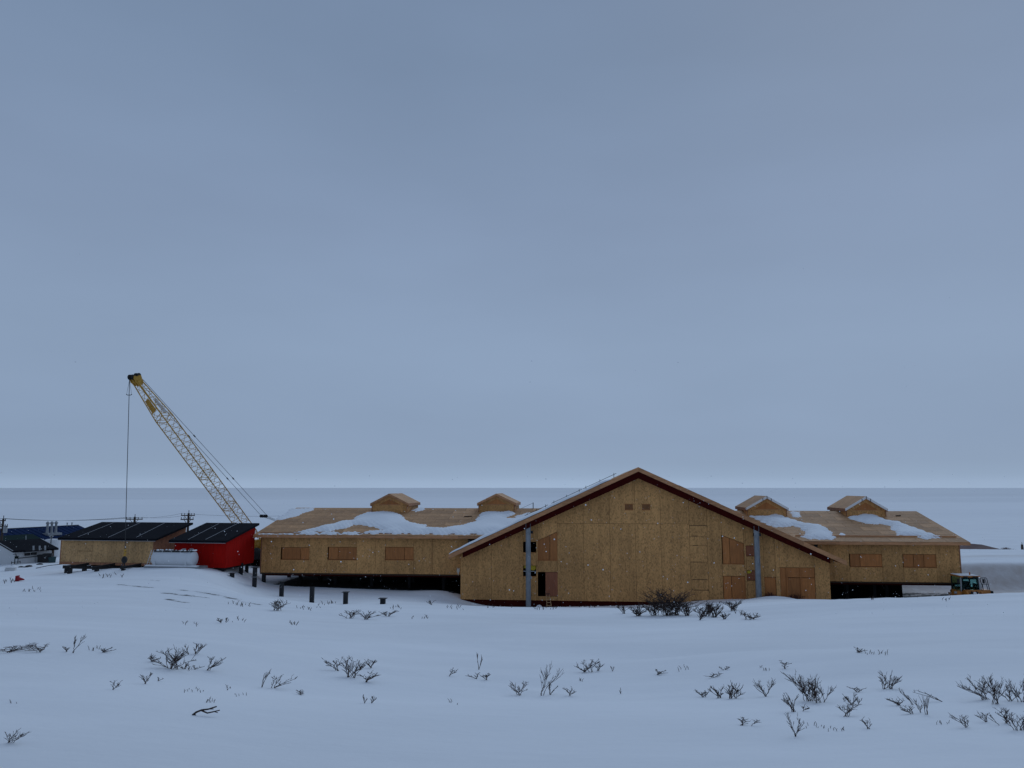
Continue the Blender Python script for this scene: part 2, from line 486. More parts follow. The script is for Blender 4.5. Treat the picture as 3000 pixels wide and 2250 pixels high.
# (distance, value): negative = photo row that the snow reaches at that distance, positive = metres below the eye
FAR = [(300, 17.0), (700, 26.5), (3000, 28)]
COLS = {
    -900: [(75, -1690), (92, 9.0), (110, 10.2), (150, 13.0)] + FAR,
    0: [(75, -1690), (86, -1667), (90, -1659), (100, 9.9), (115, 10.8), (150, 13.5)] + FAR,
    100: [(75, -1690), (84, -1668), (89, -1650), (93, 8.8), (98, 9.5), (115, 10.8), (150, 13.5)] + FAR,
    165: [(75, -1688), (84, -1668), (89, -1650), (96, -1632), (104, -1622), (115, 10.8), (150, 13.5)] + FAR,
    210: [(74, -1688), (80, -1668), (89, -1650), (96, -1632), (104, -1622), (115, 10.8), (150, 13.5)] + FAR,
    300: [(66, -1702), (70, -1683), (73.5, -1675), (77, -1669), (86, 8.5), (100, 9.8), (150, 13.0)] + FAR,
    480: [(66, -1694), (70.5, -1674), (75, -1660), (86, 8.4), (100, 9.4), (150, 13.0)] + FAR,
    600: [(66, -1694), (70, -1674), (73.5, -1661), (77, -1655), (88, 8.3), (100, 9.4), (150, 13.0)] + FAR,
    645: [(66, -1702), (70, -1680), (72, -1657), (78, -1646), (88, 8.3), (110, 10.0), (150, 13.0)] + FAR,
    690: [(66, -1724), (71.5, -1704), (73.3, -1674), (75.3, -1655), (80, 7.9), (90, 8.4), (110, 10.0), (150, 13.0)] + FAR,
    760: [(66, -1752), (72, -1734), (79, -1712), (90, 9.0), (110, 10.0), (150, 13.0)] + FAR,
    900: [(62, -1778), (68, -1766), (75, -1730), (80, -1716), (92, 9.6), (110, 10.3), (150, 13.0)] + FAR,
    1150: [(58, -1774), (66, -1764), (73, -1737), (80, -1719), (95, 10.0), (110, 10.3), (150, 13.0)] + FAR,
    1340: [(62, -1776), (69.5, -1765), (75, -1736), (80, -1723), (95, 10.2), (110, 11.0), (150, 13.0)] + FAR,
    1400: [(60, -1780), (72.3, -1778), (76, 10.95), (100, 11.0), (150, 13.0)] + FAR,
    1700: [(60, -1780), (72, -1779), (76, 10.95), (100, 11.0), (150, 13.0)] + FAR,
    1900: [(62, -1777), (71, -1775), (76, 10.9), (100, 11.0), (150, 13.0)] + FAR,
    2060: [(68, -1765), (73, 10.1), (78, 10.6), (100, 11.0), (150, 13.0)] + FAR,
    2220: [(65, -1749), (70, 9.6), (76, 10.4), (100, 11.2), (150, 13.0)] + FAR,
    2420: [(61, -1751), (66, 9.9), (70, 11.0), (88, 11.3), (90.5, 9.4), (125, 9.9), (150, 12.5)] + FAR,
    2600: [(58, -1746), (63, 10.0), (67, 11.2), (88.5, 11.3), (90.5, 9.0), (125, -1612), (150, 12.5)] + FAR,
    2820: [(56, -1738), (61, 10.0), (65, 11.3), (88.2, 11.3), (89.6, -1648), (92, -1644), (100, -1628), (112, -1616), (125, -1612), (150, 12.5)] + FAR,
    3000: [(56, -1732), (61, 9.8), (65, 11.2), (88.2, 11.2), (89.6, -1646), (92, -1642), (100, -1630), (112, -1614), (125, -1611), (150, 12.5)] + FAR,
    3900: [(56, -1730), (61, 9.6), (65, 11.2), (88.2, 11.2), (89.6, -1646), (92, -1642), (112, -1614), (125, -1611), (150, 12.5)] + FAR,
}
AG = np.linspace(-1.06, 1.06, 531)
YG = np.concatenate([np.arange(0, 160, 0.4), np.geomspace(160, 3000, 60)])
pxs = sorted(COLS)
acol = np.array([(p - 1500) / F_PX for p in pxs])
prof = np.array([np.interp(YG, [k[0] for k in knots(COLS[p])], [k[1] for k in knots(COLS[p])]) for p in pxs])
HG = np.empty((len(AG), len(YG)))
for j in range(len(YG)):
    HG[:, j] = np.interp(AG, acol, prof[:, j])
def smooth1(A, w, axis):
    k = np.exp(-0.5 * (np.arange(-3 * w, 3 * w + 1) / w) ** 2); k /= k.sum()
    pad = [(0, 0), (0, 0)]; pad[axis] = (3 * w, 3 * w)
    B = np.pad(A, pad, mode='edge')
    return np.apply_along_axis(lambda r_: np.convolve(r_, k, mode='valid'), axis, B)
HGw = smooth1(HG, 40, 0)
HG = smooth1(HG, 6, 0)
wfg = np.clip((58 - YG) / 14, 0, 1)[None, :]; wfg = wfg * wfg * (3 - 2 * wfg)
HG = HG * (1 - wfg) + HGw * wfg
n160 = int(np.searchsorted(YG, 160))
HG[:, 3:n160 - 5] = smooth1(HG[:, :n160], 2, 1)[:, 3:n160 - 5]

rs = np.random.RandomState(4)
WAV = [(rs.uniform(0.5, 1.0) * 2 * math.pi / L, rs.uniform(-0.6, 0.9), rs.uniform(0, 6.28), A_)
       for L, A_ in [(38, .07), (25, .05), (16, .035), (11, .022), (8, .016), (6, .012), (4.5, .010), (3.3, .008), (2.4, .006), (1.8, .005), (1.3, .004), (0.9, .003)] for _ in range(2)]
BUMPS = []
def noise_xy(X, Y):
    z = np.zeros_like(X)
    wx = X + 0.8 * np.sin(Y * 0.31 + 1.2) + 0.5 * np.sin(X * 0.23)
    wy = Y + 0.9 * np.sin(X * 0.27 + 0.4)
    for k, th_, ph, A_ in WAV:
        z += A_ * np.sin(k * (wx * math.sin(th_) * 0.8 + wy * math.cos(th_)) + ph)
    # low wind ridges, patchy
    mask = np.clip(np.sin(X * .31 + 1.1 * np.sin(Y * .17)) * np.sin(Y * .43 + 1.7 + np.sin(X * .13)) * 1.6 - .2, 0, 1)
    rp_ = 1 - np.abs(np.sin(Y * 2.1 + X * .55 + 1.4 * np.sin(X * .7) + .8 * np.sin(Y * .9 + X * .4)))
    z += .055 * mask * rp_ ** 2
    return z
def H(X, Y):
    X = np.asarray(X, float); Y = np.asarray(Y, float)
    r = np.hypot(X, Y); az = np.arctan2(X, Y)
    azc = np.clip(az, -0.80, 0.80)
    fall = np.clip(1 - (np.abs(az) - 0.80) / 1.6, 0, 1); fall = fall * fall * (3 - 2 * fall)
    D = r * np.cos(azc) * np.where(np.abs(az) > 0.80, fall, 1)
    a = np.tan(azc)
    ia = np.clip((a - AG[0]) / (AG[1] - AG[0]), 0, len(AG) - 1.001); i0 = ia.astype(int); fa = ia - i0
    jd = np.clip(np.interp(D, YG, np.arange(len(YG))), 0, len(YG) - 1.001); j0 = jd.astype(int); fj = jd - j0
    h = (HG[i0, j0] * (1 - fa) + HG[i0 + 1, j0] * fa) * (1 - fj) + (HG[i0, j0 + 1] * (1 - fa) + HG[i0 + 1, j0 + 1] * fa) * fj
    amp = np.clip(r / 18, 0.25, 1) * np.where(r > 120, 1.6, 1)
    z = EYE - h + noise_xy(X, Y) * amp * 0.8
    for bx, by, sx, sy, hb in BUMPS:
        z = z + hb * np.exp(-((X - bx) / sx) ** 2 - ((Y - by) / sy) ** 2)
    return z
def Hs(x, y):
    return float(H(np.array([x]), np.array([y]))[0])
def ground_at(px, py, y0=3.0, y1=140.0):
    Ys = np.linspace(y0, y1, 3000)
    dx, dz = ray(px, py)
    g = H(dx * Ys, Ys) - (EYE + dz * Ys)
    i = int(np.argmax(g > 0)) if (g > 0).any() else len(Ys) - 1
    Y = Ys[i]
    return Vector((dx * Y, Y, Hs(dx * Y, Y)))

p = at(2306, 1745, 67)
BUMPS.append((p.x, p.y, 2.6, 1.5, 0.42))
p = at(2255, 1747, 68.5)
BUMPS.append((p.x, p.y, 1.6, 1.2, 0.15))
for bpx, bY, bs, bh in [(880, 68, 3, .25), (560, 70, 4, .3), (1000, 20, 2.5, .1), (2140, 17.5, 2.6, .2), (1900, 19.5, 3.0, -.2), (1650, 13, 2.2, -.12), (600, 16, 3.0, .14), (2750, 16, 3.0, .16), (900, 12, 2.5, -.1), (1300, 40, 5, .2), (1750, 45, 4, -.2), (2500, 40, 5, .25), (700, 45, 6, .25), (2400, 15, 2.5, .12), (1650, 22, 3.5, .12), (1400, 30, 5, .15), (300, 30, 6, .2), (2700, 28, 6, .2)]:
    q = at(bpx, 1700, bY)
    BUMPS.append((q.x, q.y, bs, bs * 0.6, bh))

q = at(1305, 1735, 76.0)
BUMPS.append((q.x, q.y, 2.8, 2.4, .34))
q = at(700, 1668, 79.0)
BUMPS.append((q.x, q.y, 2.0, 2.4, .65))
q = at(300, 1670, 72.5)
BUMPS.append((q.x, q.y, 5.5, 2.0, .22))
TH = math.radians(5.5)
B = Frame(0.0, 73.5, TH)      # facade frame of the big building
WO = 2.5                      # the wings stand this far behind the central gable wall
def build_ground():
    az = np.concatenate([np.linspace(-math.pi, -0.82, 40)[:-1], np.linspace(-0.82, 0.82, 760), np.linspace(0.82, math.pi, 40)[1:]])
    rr = np.concatenate([np.geomspace(0.8, 40, 190)[:-1], np.arange(40, 112, 0.3), np.geomspace(112, 900, 60)])
    A, R = np.meshgrid(az, rr, indexing='ij')
    X, Y = R * np.sin(A), R * np.cos(A)
    Z = H(X, Y)
    nr = len(rr)
    vs = np.stack([X, Y, Z], -1).reshape(-1, 3)
    i, j = np.meshgrid(np.arange(len(az) - 1), np.arange(nr - 1), indexing='ij')
    a_ = (i * nr + j).ravel()
    q = np.stack([a_, a_ + 1, a_ + nr + 1, a_ + nr], -1)[:, ::-1]
    me = bpy.data.meshes.new('snow_ground')
    me.vertices.add(len(vs)); me.vertices.foreach_set('co', vs.ravel())
    me.loops.add(q.size); me.loops.foreach_set('vertex_index', q.ravel().astype(np.int32))
    me.polygons.add(len(q)); me.polygons.foreach_set('loop_start', np.arange(0, q.size, 4, dtype=np.int32))
    me.polygons.foreach_set('use_smooth', np.ones(len(q), bool))
    me.update(); me.validate()
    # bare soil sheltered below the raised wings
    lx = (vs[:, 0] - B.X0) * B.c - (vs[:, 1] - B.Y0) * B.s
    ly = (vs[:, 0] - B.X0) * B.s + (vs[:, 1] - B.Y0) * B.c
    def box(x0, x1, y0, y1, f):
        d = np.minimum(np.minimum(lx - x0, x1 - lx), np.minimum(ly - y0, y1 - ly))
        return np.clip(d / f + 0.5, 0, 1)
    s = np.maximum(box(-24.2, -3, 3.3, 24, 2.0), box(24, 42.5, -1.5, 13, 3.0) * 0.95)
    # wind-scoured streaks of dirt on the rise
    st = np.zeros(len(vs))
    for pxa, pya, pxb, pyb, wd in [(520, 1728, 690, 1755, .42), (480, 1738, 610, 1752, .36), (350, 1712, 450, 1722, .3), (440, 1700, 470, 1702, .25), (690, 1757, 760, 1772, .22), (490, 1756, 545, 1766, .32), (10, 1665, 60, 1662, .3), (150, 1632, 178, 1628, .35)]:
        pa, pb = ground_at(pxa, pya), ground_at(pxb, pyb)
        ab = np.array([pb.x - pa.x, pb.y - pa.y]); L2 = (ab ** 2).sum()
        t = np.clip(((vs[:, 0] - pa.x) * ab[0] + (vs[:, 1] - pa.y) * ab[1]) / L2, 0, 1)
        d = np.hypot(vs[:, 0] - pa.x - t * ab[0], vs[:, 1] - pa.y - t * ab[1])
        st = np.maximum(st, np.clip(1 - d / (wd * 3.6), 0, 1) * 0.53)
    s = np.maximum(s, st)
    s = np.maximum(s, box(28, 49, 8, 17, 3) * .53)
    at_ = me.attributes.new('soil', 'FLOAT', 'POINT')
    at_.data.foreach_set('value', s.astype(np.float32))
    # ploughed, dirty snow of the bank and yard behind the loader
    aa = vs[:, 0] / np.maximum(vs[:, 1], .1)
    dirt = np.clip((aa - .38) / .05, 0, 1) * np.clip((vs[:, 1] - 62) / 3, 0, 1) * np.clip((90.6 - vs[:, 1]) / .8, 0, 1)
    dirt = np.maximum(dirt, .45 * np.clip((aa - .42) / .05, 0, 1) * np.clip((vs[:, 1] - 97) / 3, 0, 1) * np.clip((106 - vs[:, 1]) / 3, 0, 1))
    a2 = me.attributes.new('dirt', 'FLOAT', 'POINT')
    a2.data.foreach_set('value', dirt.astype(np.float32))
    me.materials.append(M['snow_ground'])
    o = bpy.data.objects.new('snow_ground', me); COL.objects.link(o)
    tag(o, 'snow covered slope and building pad', None, None, 'structure')
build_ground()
mb = MB()
N = 96
rad = [600, 2000, 6000, 20000, 45000]
for R in rad:
    for k in range(N):
        t = 2 * math.pi * k / N
        mb.v.append((R * math.sin(t), R * math.cos(t), EYE - 26.0))
for i in range(len(rad) - 1):
    for k in range(N):
        a_, b_ = i * N + k, i * N + (k + 1) % N
        mb.f.append((a_, a_ + N, b_ + N, b_))
o = mb.build('sea_ice', M['ice'])
tag(o, 'flat frozen sea reaching to the horizon', None, None, 'structure')

# ------------------------------------------------------------------ the unfinished building
BR = B.root('unfinished_building', 'unfinished strand board building on piles, tall central gable between two low wings', 'building')
GAP = 0.022
TP = 0.16                        # panel thickness

def poly_piece(name, poly, y0, y1, mat, parent):
    return MB().prism(poly, y0, y1).build(name, mat, parent)

def panel_wall(parent, s0, s1, zb, top, seams, hseams, openings, face, mat=None, extra_rows=None, apex=None):
    """front panels of a wall, one object each; openings = (sL, sR, zlo, zhiL, zhiR)"""
    mat = mat or M['osb']
    xs = sorted(set([s0, s1] + [x for x in seams if s0 < x < s1] + [x for op in openings for x in op[:2] if s0 < x < s1]))
    xs2 = [xs[0]]
    for x in xs[1:]:
        if x - xs2[-1] > 0.12 or x == s1: xs2.append(x)
    for a, b in zip(xs2[:-1], xs2[1:]):
        mid = (a + b) / 2
        cuts = [((zb, zb), (top(a), top(b)))]
        for op in openings:
            if op[0] - 0.02 <= mid <= op[1] + 0.02:
                def zo(x): 
                    t = (x - op[0]) / (op[1] - op[0]); return op[3] * (1 - t) + op[4] * t
                new = []
                for lo, hi in cuts:
                    lower = (lo, (min(op[2], hi[0]), min(op[2], hi[1])))
                    upper = ((max(zo(a), lo[0]), max(zo(b), lo[1])), hi)
                    if op[2] >= hi[0] or zo(a) <= lo[0]: new.append((lo, hi)); continue
                    new += [lower, upper]
                cuts = new
        rows = hseams if extra_rows is None else hseams + extra_rows(mid)
        for z in sorted(rows):
            new = []
            for lo, hi in cuts:
                if z > max(lo) + 0.1 and z < min(hi) - 0.1:
                    new += [(lo, (z, z)), ((z, z), hi)]
                else: new.append((lo, hi))
            cuts = new
        g = GAP / 2
        for lo, hi in cuts:
            if max(hi[0] - lo[0], hi[1] - lo[1]) < 0.08: continue
            poly = [(a + g, lo[0] + g), (b - g, lo[1] + g), (b - g, hi[1] - g), (a + g, hi[0] - g)]
            if apex is not None and a + .05 < apex < b - .05 and abs(hi[0] - top(a)) < 1e-6:
                poly.insert(3, (apex, top(apex) - g))
            poly_piece('panel', poly, face, face + TP, mat, parent)

def boards(parent, off, rect, splits=(), mat=None, inset=0.06, top=None, hs=(), name='window_board'):
    """plywood boarding of one opening; rect in local (sL, sR, zlo, zhi)"""
    sL, sR, zl, zh = rect
    xs = [sL] + list(splits) + [sR]
    for a, b in zip(xs[:-1], xs[1:]):
        zs = [zl] + [h for h in hs if a >= sL + 0.3] + [None]
        for k in range(len(zs) - 1):
            lo = zs[k]
            if zs[k + 1] is None:
                ha, hb = (top(a), top(b)) if top else (zh, zh)
            else: ha = hb = zs[k + 1]
            poly_piece(name, [(a + .02, lo + .025), (b - .02, lo + .025), (b - .02, hb - .025), (a + .02, ha - .025)],
                       off + inset, off + inset + 0.03, mat or M['ply'], parent)
    return rect

def rect_px(x0, x1, y0, y1, off=0.0):
    xm, ym = (x0 + x1) / 2, (y0 + y1) / 2
    return (B.hit(x0, ym, off)[0], B.hit(x1, ym, off)[0], B.hit(xm, y1, off)[1], B.hit(xm, y0, off)[1])

# --- central gable: roof lines in the fascia plane
RO = -1.1
L_end, PEAK, R_end = B.hit(1314, 1625, RO), B.hit(1870, 1368.5, RO), B.hit(2481, 1643.5, RO)
def roofz(s):
    if s <= PEAK[0]:
        t = (s - L_end[0]) / (PEAK[0] - L_end[0]); return L_end[1] + t * (PEAK[1] - L_end[1])
    t = (s - PEAK[0]) / (R_end[0] - PEAK[0]); return PEAK[1] + t * (R_end[1] - PEAK[1])
FH = 0.40
BH = 0.60
CL, CR_ = B.hit(1349, 1700)[0], B.hit(2432, 1700)[0]
ZB = B.hit(1349, 1756)[1]
ztop = lambda s: roofz(s) - FH - 0.10
BACK = 25.0
m = MB()                              # side and back walls
m.box(CL, CL + .18, TP, BACK, ZB, ztop(CL))
m.box(CR_ - .18, CR_, TP, BACK, ZB, ztop(CR_))
m.prism([(CL, ZB), (CR_, ZB), (CR_, ztop(CR_)), (PEAK[0], ztop(PEAK[0])), (CL, ztop(CL))], BACK, BACK + .18)
cwall = m.build('wall', M['osb'], BR)
m = MB().box(CL + .2, CR_ - .2, TP + .02, BACK, ZB - .15, ZB - .02)
m.build('floor', M['dark_wood'], BR)

sx = lambda px, py=1640, off=0.0: B.hit(px, py, off)[0]
zz = lambda py, px=1800, off=0.0: B.hit(px, py, off)[1]
ops, keep = [], []
def opening(rect, tops=None):
    ops.append((rect[0], rect[1], rect[2], tops[0] if tops else rect[3], tops[1] if tops else rect[3]))
    return rect
w_ul = opening(rect_px(1532.6, 1570.6, 1587.5, 1618.5))
w_ll = opening(rect_px(1532.6, 1571, 1657, 1688.7))
r = rect_px(1574, 1633.3, 1558, 1642)
zL = B.hit(1574, 1583.7)[1]
trap_l = opening(r, (zL, r[3]))
d_l = opening(rect_px(1576, 1635, 1676, 1747))
v1 = rect_px(1830, 1854.5, 1477, 1494)
v2 = rect_px(1880.7, 1905, 1477, 1494)
r2 = rect_px(2117, 2180, 1568.6, 1652.5)
zR = B.hit(2180, 1592.5)[1]
trap_r = opening(r2, (r2[3], zR))
d_r = opening(rect_px(2120, 2186, 1688, 1775))
w_ur = opening(rect_px(2185.5, 2224, 1598.6, 1629.8))
w_lr = opening(rect_px(2188.5, 2227, 1671, 1701))
d_s = opening(rect_px(2241, 2275, 1691, 1772))
d_b = opening(rect_px(2287, 2389, 1663, 1768))
hs_main = zz(1534)
scr = [zz(y, 2048) for y in (1540, 1571, 1598, 1646.6, 1698, 1729, 1759)]
SEAM0, SEAM1 = sx(2022), sx(2074)
def rows(mid):
    if sx(1632) < mid < SEAM0: return [hs_main]
    if SEAM0 < mid < SEAM1: return scr
    return []
panel_wall(cwall, CL, CR_, ZB, ztop, [sx(v) for v in (1440, 1633, 1710, 1788, 1863, 1938, 2022, 2074, 2116)], [], ops, 0.0, extra_rows=rows, apex=PEAK[0])

boards(BR, 0, trap_l, [sx(1611)], top=lambda s: zL + (s - trap_l[0]) / (trap_l[1] - trap_l[0]) * (trap_l[3] - zL))
boards(BR, 0, (sx(1597.5, 1710), d_l[1], d_l[2], d_l[3]), name='door_board', mat=M['ply_red'], inset=0.02)
for v in (v1, v2):
    boards(BR, 0, v, name='vent_board', mat=M['ply_dark'], inset=-.032)
    for z in (v[2] - .02, v[3] - .02):
        MB().box(v[0] - .03, v[1] + .03, -.05, -.002, z, z + .04).build('vent_trim', M['ply'], BR)
boards(BR, 0, trap_r, [sx(2139)], top=lambda s: trap_r[3] + (s - trap_r[0]) / (trap_r[1] - trap_r[0]) * (zR - trap_r[3]))
boards(BR, 0, d_r, [sx(2144, 1720)], name='door_board')
boards(BR, 0, w_ur, mat=M['ply_red'], inset=0.12)
boards(BR, 0, w_lr, mat=M['ply_red'], inset=0.12)
boards(BR, 0, d_s, name='door_board', inset=0.09)
boards(BR, 0, d_b, [sx(2306, 1700), sx(2346.5, 1700)], name='door_board', hs=[zz(1692.7, 2340)])
# vertical battens between the tall door boards
for px in (2306, 2346.5):
    s = sx(px, 1700); MB().box(s - .05, s + .05, -.012, .05, d_b[2], d_b[3]).build('batten', M['ply'], BR)
# sills under the open windows
for w in (w_ul, w_ll, trap_l, trap_r):
    MB().box(w[0], w[1], -.015, .10, w[2] - .03, w[2] + .02).build('window_sill', M['ply'], BR)
# yellow sheet rolled up behind the open windows
m = MB()
a, b, z1 = w_ll[0] + .05, w_ll[1] - .05, w_ll[3] - .02
pts = [(a, z1), (b, z1), (b, z1 - .30), (b - .1, z1 - .38), (b - .25, z1 - .44), (b - .42, z1 - .40), (b - .55, z1 - .28), (a + .4, z1 - .20), (a + .1, z1 - .24), (a, z1 - .2)]
m.prism(pts, .17, .19).build('yellow_sheet', M['tarp_yellow'], BR)
a, z1 = w_lr[0] + .06, w_lr[3] - .05
MB().prism([(a, z1 - .26), (a + .28, z1 - .2), (a + .42, z1 - .02), (a + .38, z1 + .02), (a, z1)], .095, .115).build('yellow_sheet', M['tarp_yellow'], BR)

# dark strap marks on the scaffold bay
for k, z in enumerate(scr):
    x0 = SEAM0 + .06 + .1 * (k % 3)
    MB().box(x0, x0 + (1.5, .55, .5, 1.0, 1.3, 1.35, 1.2)[k], -.012, .02, z - .022, z + .022).build('strap', M['dark_wood'], BR)
# base beam
for a, b in ((CL, sx(1640)), (sx(1640) + .01, sx(1960)), (sx(1960) + .01, CR_)):
    MB().box(a + .05, b, .06, .40, ZB - 1.1, ZB - .01).build('base_beam', M['red_beam'], BR)

# roof slabs, sheets, fascia, beam
for nm, e in (('left', L_end), ('right', R_end)):
    sg = -1 if nm == 'left' else 1
    poly = [(e[0], e[1]), (PEAK[0], PEAK[1]), (PEAK[0], PEAK[1] - .2), (e[0], e[1] - .2)]
    slab = MB().prism(poly, RO + .06, BACK + 1).build('roof', M['osb_roof'], BR)
    # rake fascia boards, in lengths
    n = 5
    for k in range(n):
        t0, t1 = k / n, (k + 1) / n
        f = lambda t: (e[0] + (PEAK[0] - e[0]) * t, e[1] + (PEAK[1] - e[1]) * t)
        (xa, za), (xb, zb_) = f(t0), f(t1)
        xa += .004 * (1 if xb > xa else -1)
        jit = [0, .015, -.01, .02, 0][k]
        MB().prism([(xa, za + jit), (xb, zb_ + jit * (k < n - 1)), (xb, zb_ - FH), (xa, za - FH)], RO, RO + .055).build('fascia', M['fascia'], slab)
    MB().box(min(e[0], e[0] - sg * .05), max(e[0], e[0] - sg * .05), RO + .07, BACK + 1, e[1] - .34, e[1] - .02).build('eave_fascia', M['fascia'], slab)
    # dark red raking beam on the columns
    wall_end = sx(1356, 1630, -.9) if nm == 'left' else sx(2431, 1640, -.9)
    zt = lambda s: roofz(s) - FH + .03
    MB().prism([(wall_end, zt(wall_end)), (PEAK[0], zt(PEAK[0])), (PEAK[0], zt(PEAK[0]) - BH - .05), (wall_end, zt(wall_end) - BH + .1)], RO + .08, RO + .36).build('raking_beam', M['red_beam'], BR)
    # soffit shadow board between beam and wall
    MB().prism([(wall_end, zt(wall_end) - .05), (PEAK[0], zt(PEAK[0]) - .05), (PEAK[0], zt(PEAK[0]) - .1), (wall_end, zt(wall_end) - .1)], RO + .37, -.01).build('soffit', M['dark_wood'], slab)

# steel columns (wide-flange section seen on its web)
def column(px_t, py_t, px_b, py_b):
    off = RO + .05
    s = (B.hit(px_t, py_t, off)[0] + B.hit(px_b, py_b, off)[0]) / 2
    zt, zb = roofz(s) - FH - .02, B.hit(px_b, py_b, off)[1] - 0.7
    w, d = .215, .36
    m = MB()
    m.box(s - w + .02, s + w - .02, off + .10, off + .125, zb, zt)
    m.box(s - w, s - w + .02, off, off + d, zb, zt - .1); m.box(s + w - .02, s + w, off, off + d, zb, zt - .1)
    c = m.build('column', M['galv'], BR)
    for z in (zt - 1.0, zt - 2.6, zt - 4.4):
        MB().box(s - w + .021, s + w - .021, off + .03, off + .099, z, z + .03).build('stiffener', M['galv'], c)
    MB().box(s - w - .02, s + w + .2, off + .13, off + .42, zt - 1.0, zt - .75).build('bracket', M['black_steel'], c)
    return s, zb
cs1 = column(1547, 1527, 1548, 1770)
cs2 = column(2216, 1540, 2224, 1749)
MB().box(cs1[0] + .2, cs1[0] + .32, RO + .02, RO + .1, zz(1692, 1552), zz(1685, 1552)).build('junction_box', M['grey_metal'], BR)

# ------------------------------------------------------------------ wings
RB = 10.5                        # eave line to ridge
EO = WO - 0.7                    # eave edge
def wing(name, sa, sb, z_eave, z_ridge, zb, zt, seams, windows, end, vis):
    """sa..sb wall extent, end = -1/+1 the free gable end, vis = (s0, s1) of the roof"""
    slope = (z_ridge - z_eave) / (WO + RB - EO)
    rz = lambda o_: z_eave + (o_ - EO) * slope if o_ <= WO + RB else z_eave + (2 * (WO + RB) - o_ - EO) * slope
    D2 = WO + 2 * RB
    m = MB()
    xe = (sa, sa + .18) if end < 0 else (sb - .18, sb)
    m.prismx([(WO + TP, zb), (D2, zb), (D2, rz(D2) - .2), (WO + RB, z_ridge - .2), (WO + TP, rz(WO) - .2)], *xe)
    m.box(sa + .2, sb - .2, D2 - .18, D2, zb, rz(D2) - .2)
    w = m.build('wall', M['osb'], BR)
    oplist = [(x[0][0], x[0][1], x[0][2], x[0][3], x[0][3]) for x in windows]
    panel_wall(w, sa + (0 if end > 0 else .10), sb - (0 if end < 0 else .10), zb, lambda s: zt, seams, [], oplist, WO)
    for rct, splits, mt in windows:
        boards(BR, WO, rct, splits, mat=mt)
        MB().box(rct[0] - .03, rct[1] + .03, WO - .02, WO + .06, rct[2] - .05, rct[2]).build('window_sill', M['ply'], BR)
    # corner boards at the free end
    x = sa if end < 0 else sb
    MB().box(min(x, x - end * .09), max(x, x - end * .09), WO - .025, WO + .15, zb, zt).build('corner_board', M['osb_side'], BR)
    # floor deck, rim beam, joists
    MB().box(sa + .03, sb - .03, WO + .03, D2 - .03, zb - .14, zb - .01).build('floor', M['dark_wood'], BR)
    MB().box(sa + .35, sb - .2, WO + .25, WO + .45, zb - .30, zb - .15).build('rim_beam', M['red_beam'], BR)
    # roof
    s0, s1 = vis
    th = .14
    slab = MB().prismx([(EO, z_eave), (WO + RB, z_ridge), (2 * (WO + RB) - EO, z_eave), (2 * (WO + RB) - EO, z_eave - th), (WO + RB, z_ridge - th), (EO, z_eave - th)], s0, s1).build('roof', M['dark_wood'], BR)
    # sheets
    ang = math.atan(slope); Ls = (WO + RB - EO) / math.cos(ang)
    nrow = 9; rh = Ls / nrow
    me_full = MB().box(-1.22, 1.22, 0, rh, 0, .022)
    proto = None
    for i in range(nrow):
        x = s0 - (1.22 if i % 2 else 0)
        while x < s1 - .05:
            a, b = max(x, s0), min(x + 2.44, s1); x += 2.44
            if b - a < .15: continue
            if proto is None:
                proto = me_full.build('sheet', M['osb_roof'], slab); o = proto
            else:
                o = bpy.data.objects.new('sheet', proto.data); COL.objects.link(o); o.parent = slab
            o.location = ((a + b) / 2, EO + i * rh * math.cos(ang) + .008, z_eave + i * rh * math.sin(ang) + .002)
            o.rotation_euler = (ang, 0, 0)
            o.scale = ((b - a - .03) / 2.44, (rh - .06) / rh, 1)
    # eave fascia in lengths
    x = s0; k = 0
    while x < s1 - .05:
        L = [3.1, 4.9, 3.7, 5.6][k % 4]; b = min(x + L, s1)
        MB().box(x + .004, b - .004, EO - .04, EO - .002, z_eave - .27, z_eave - .005 - .012 * (k % 2)).build('fascia', M['fascia'], slab)
        x = b; k += 1
    xe = s0 if end < 0 else s1
    MB().prismx([(EO, z_eave - .02), (WO + RB, z_ridge - .02), (WO + RB, z_ridge - .26), (EO, z_eave - .26)], min(xe, xe + end * .04) , max(xe, xe + end * .04)).build('rake_board', M['fascia'], slab)
    return w, slab, rz, slope

def seam_list(v, py): return [B.hit(x, py, WO)[0] for x in v]
lw_zb = B.hit(1000, 1680, WO)[1]
lw_zt = B.hit(1000, 1578, WO)[1] + .12
lw = wing('left', B.hit(763, 1630, WO)[0], CL + .3,
          B.hit(1000, 1568, EO)[1], B.hit(1000, 1488, WO + RB)[1], lw_zb, lw_zt,
          seam_list((822, 907, 959.5, 1044.5, 1100, 1128, 1211.6, 1267), 1630),
          [(rect_px(825, 906, 1603.6, 1639, WO), [sx(880, 1620, WO)], M['ply']),
           (rect_px(962, 1045, 1603, 1639.7, WO), [sx(990, 1620, WO)], M['ply']),
           (rect_px(1128.6, 1211.6, 1603, 1640, WO), [sx(1185, 1620, WO)], M['ply'])],
          -1, (B.hit(743, 1568, EO)[0], PEAK[0] - 1.0))
rw_zb = B.hit(2600, 1705, WO)[1]
rw_zt = B.hit(2600, 1594, WO)[1] + .12
rw = wing('right', CR_ - 2.5, B.hit(2815.5, 1650, WO)[0],
          B.hit(2600, 1587.5, EO)[1], B.hit(2600, 1497.5, WO + RB)[1], rw_zb, rw_zt,
          seam_list((2425, 2488, 2584, 2645, 2743), 1640),
          [(rect_px(2490.7, 2584.6, 1623, 1660, WO), [sx(2520, 1640, WO)], M['ply']),
           (rect_px(2646.8, 2743.5, 1624, 1662, WO), [sx(2677, 1640, WO), sx(2707, 1640, WO)], M['ply'])],
          1, (PEAK[0] + 1.0, B.hit(2842, 1590, EO)[0]))
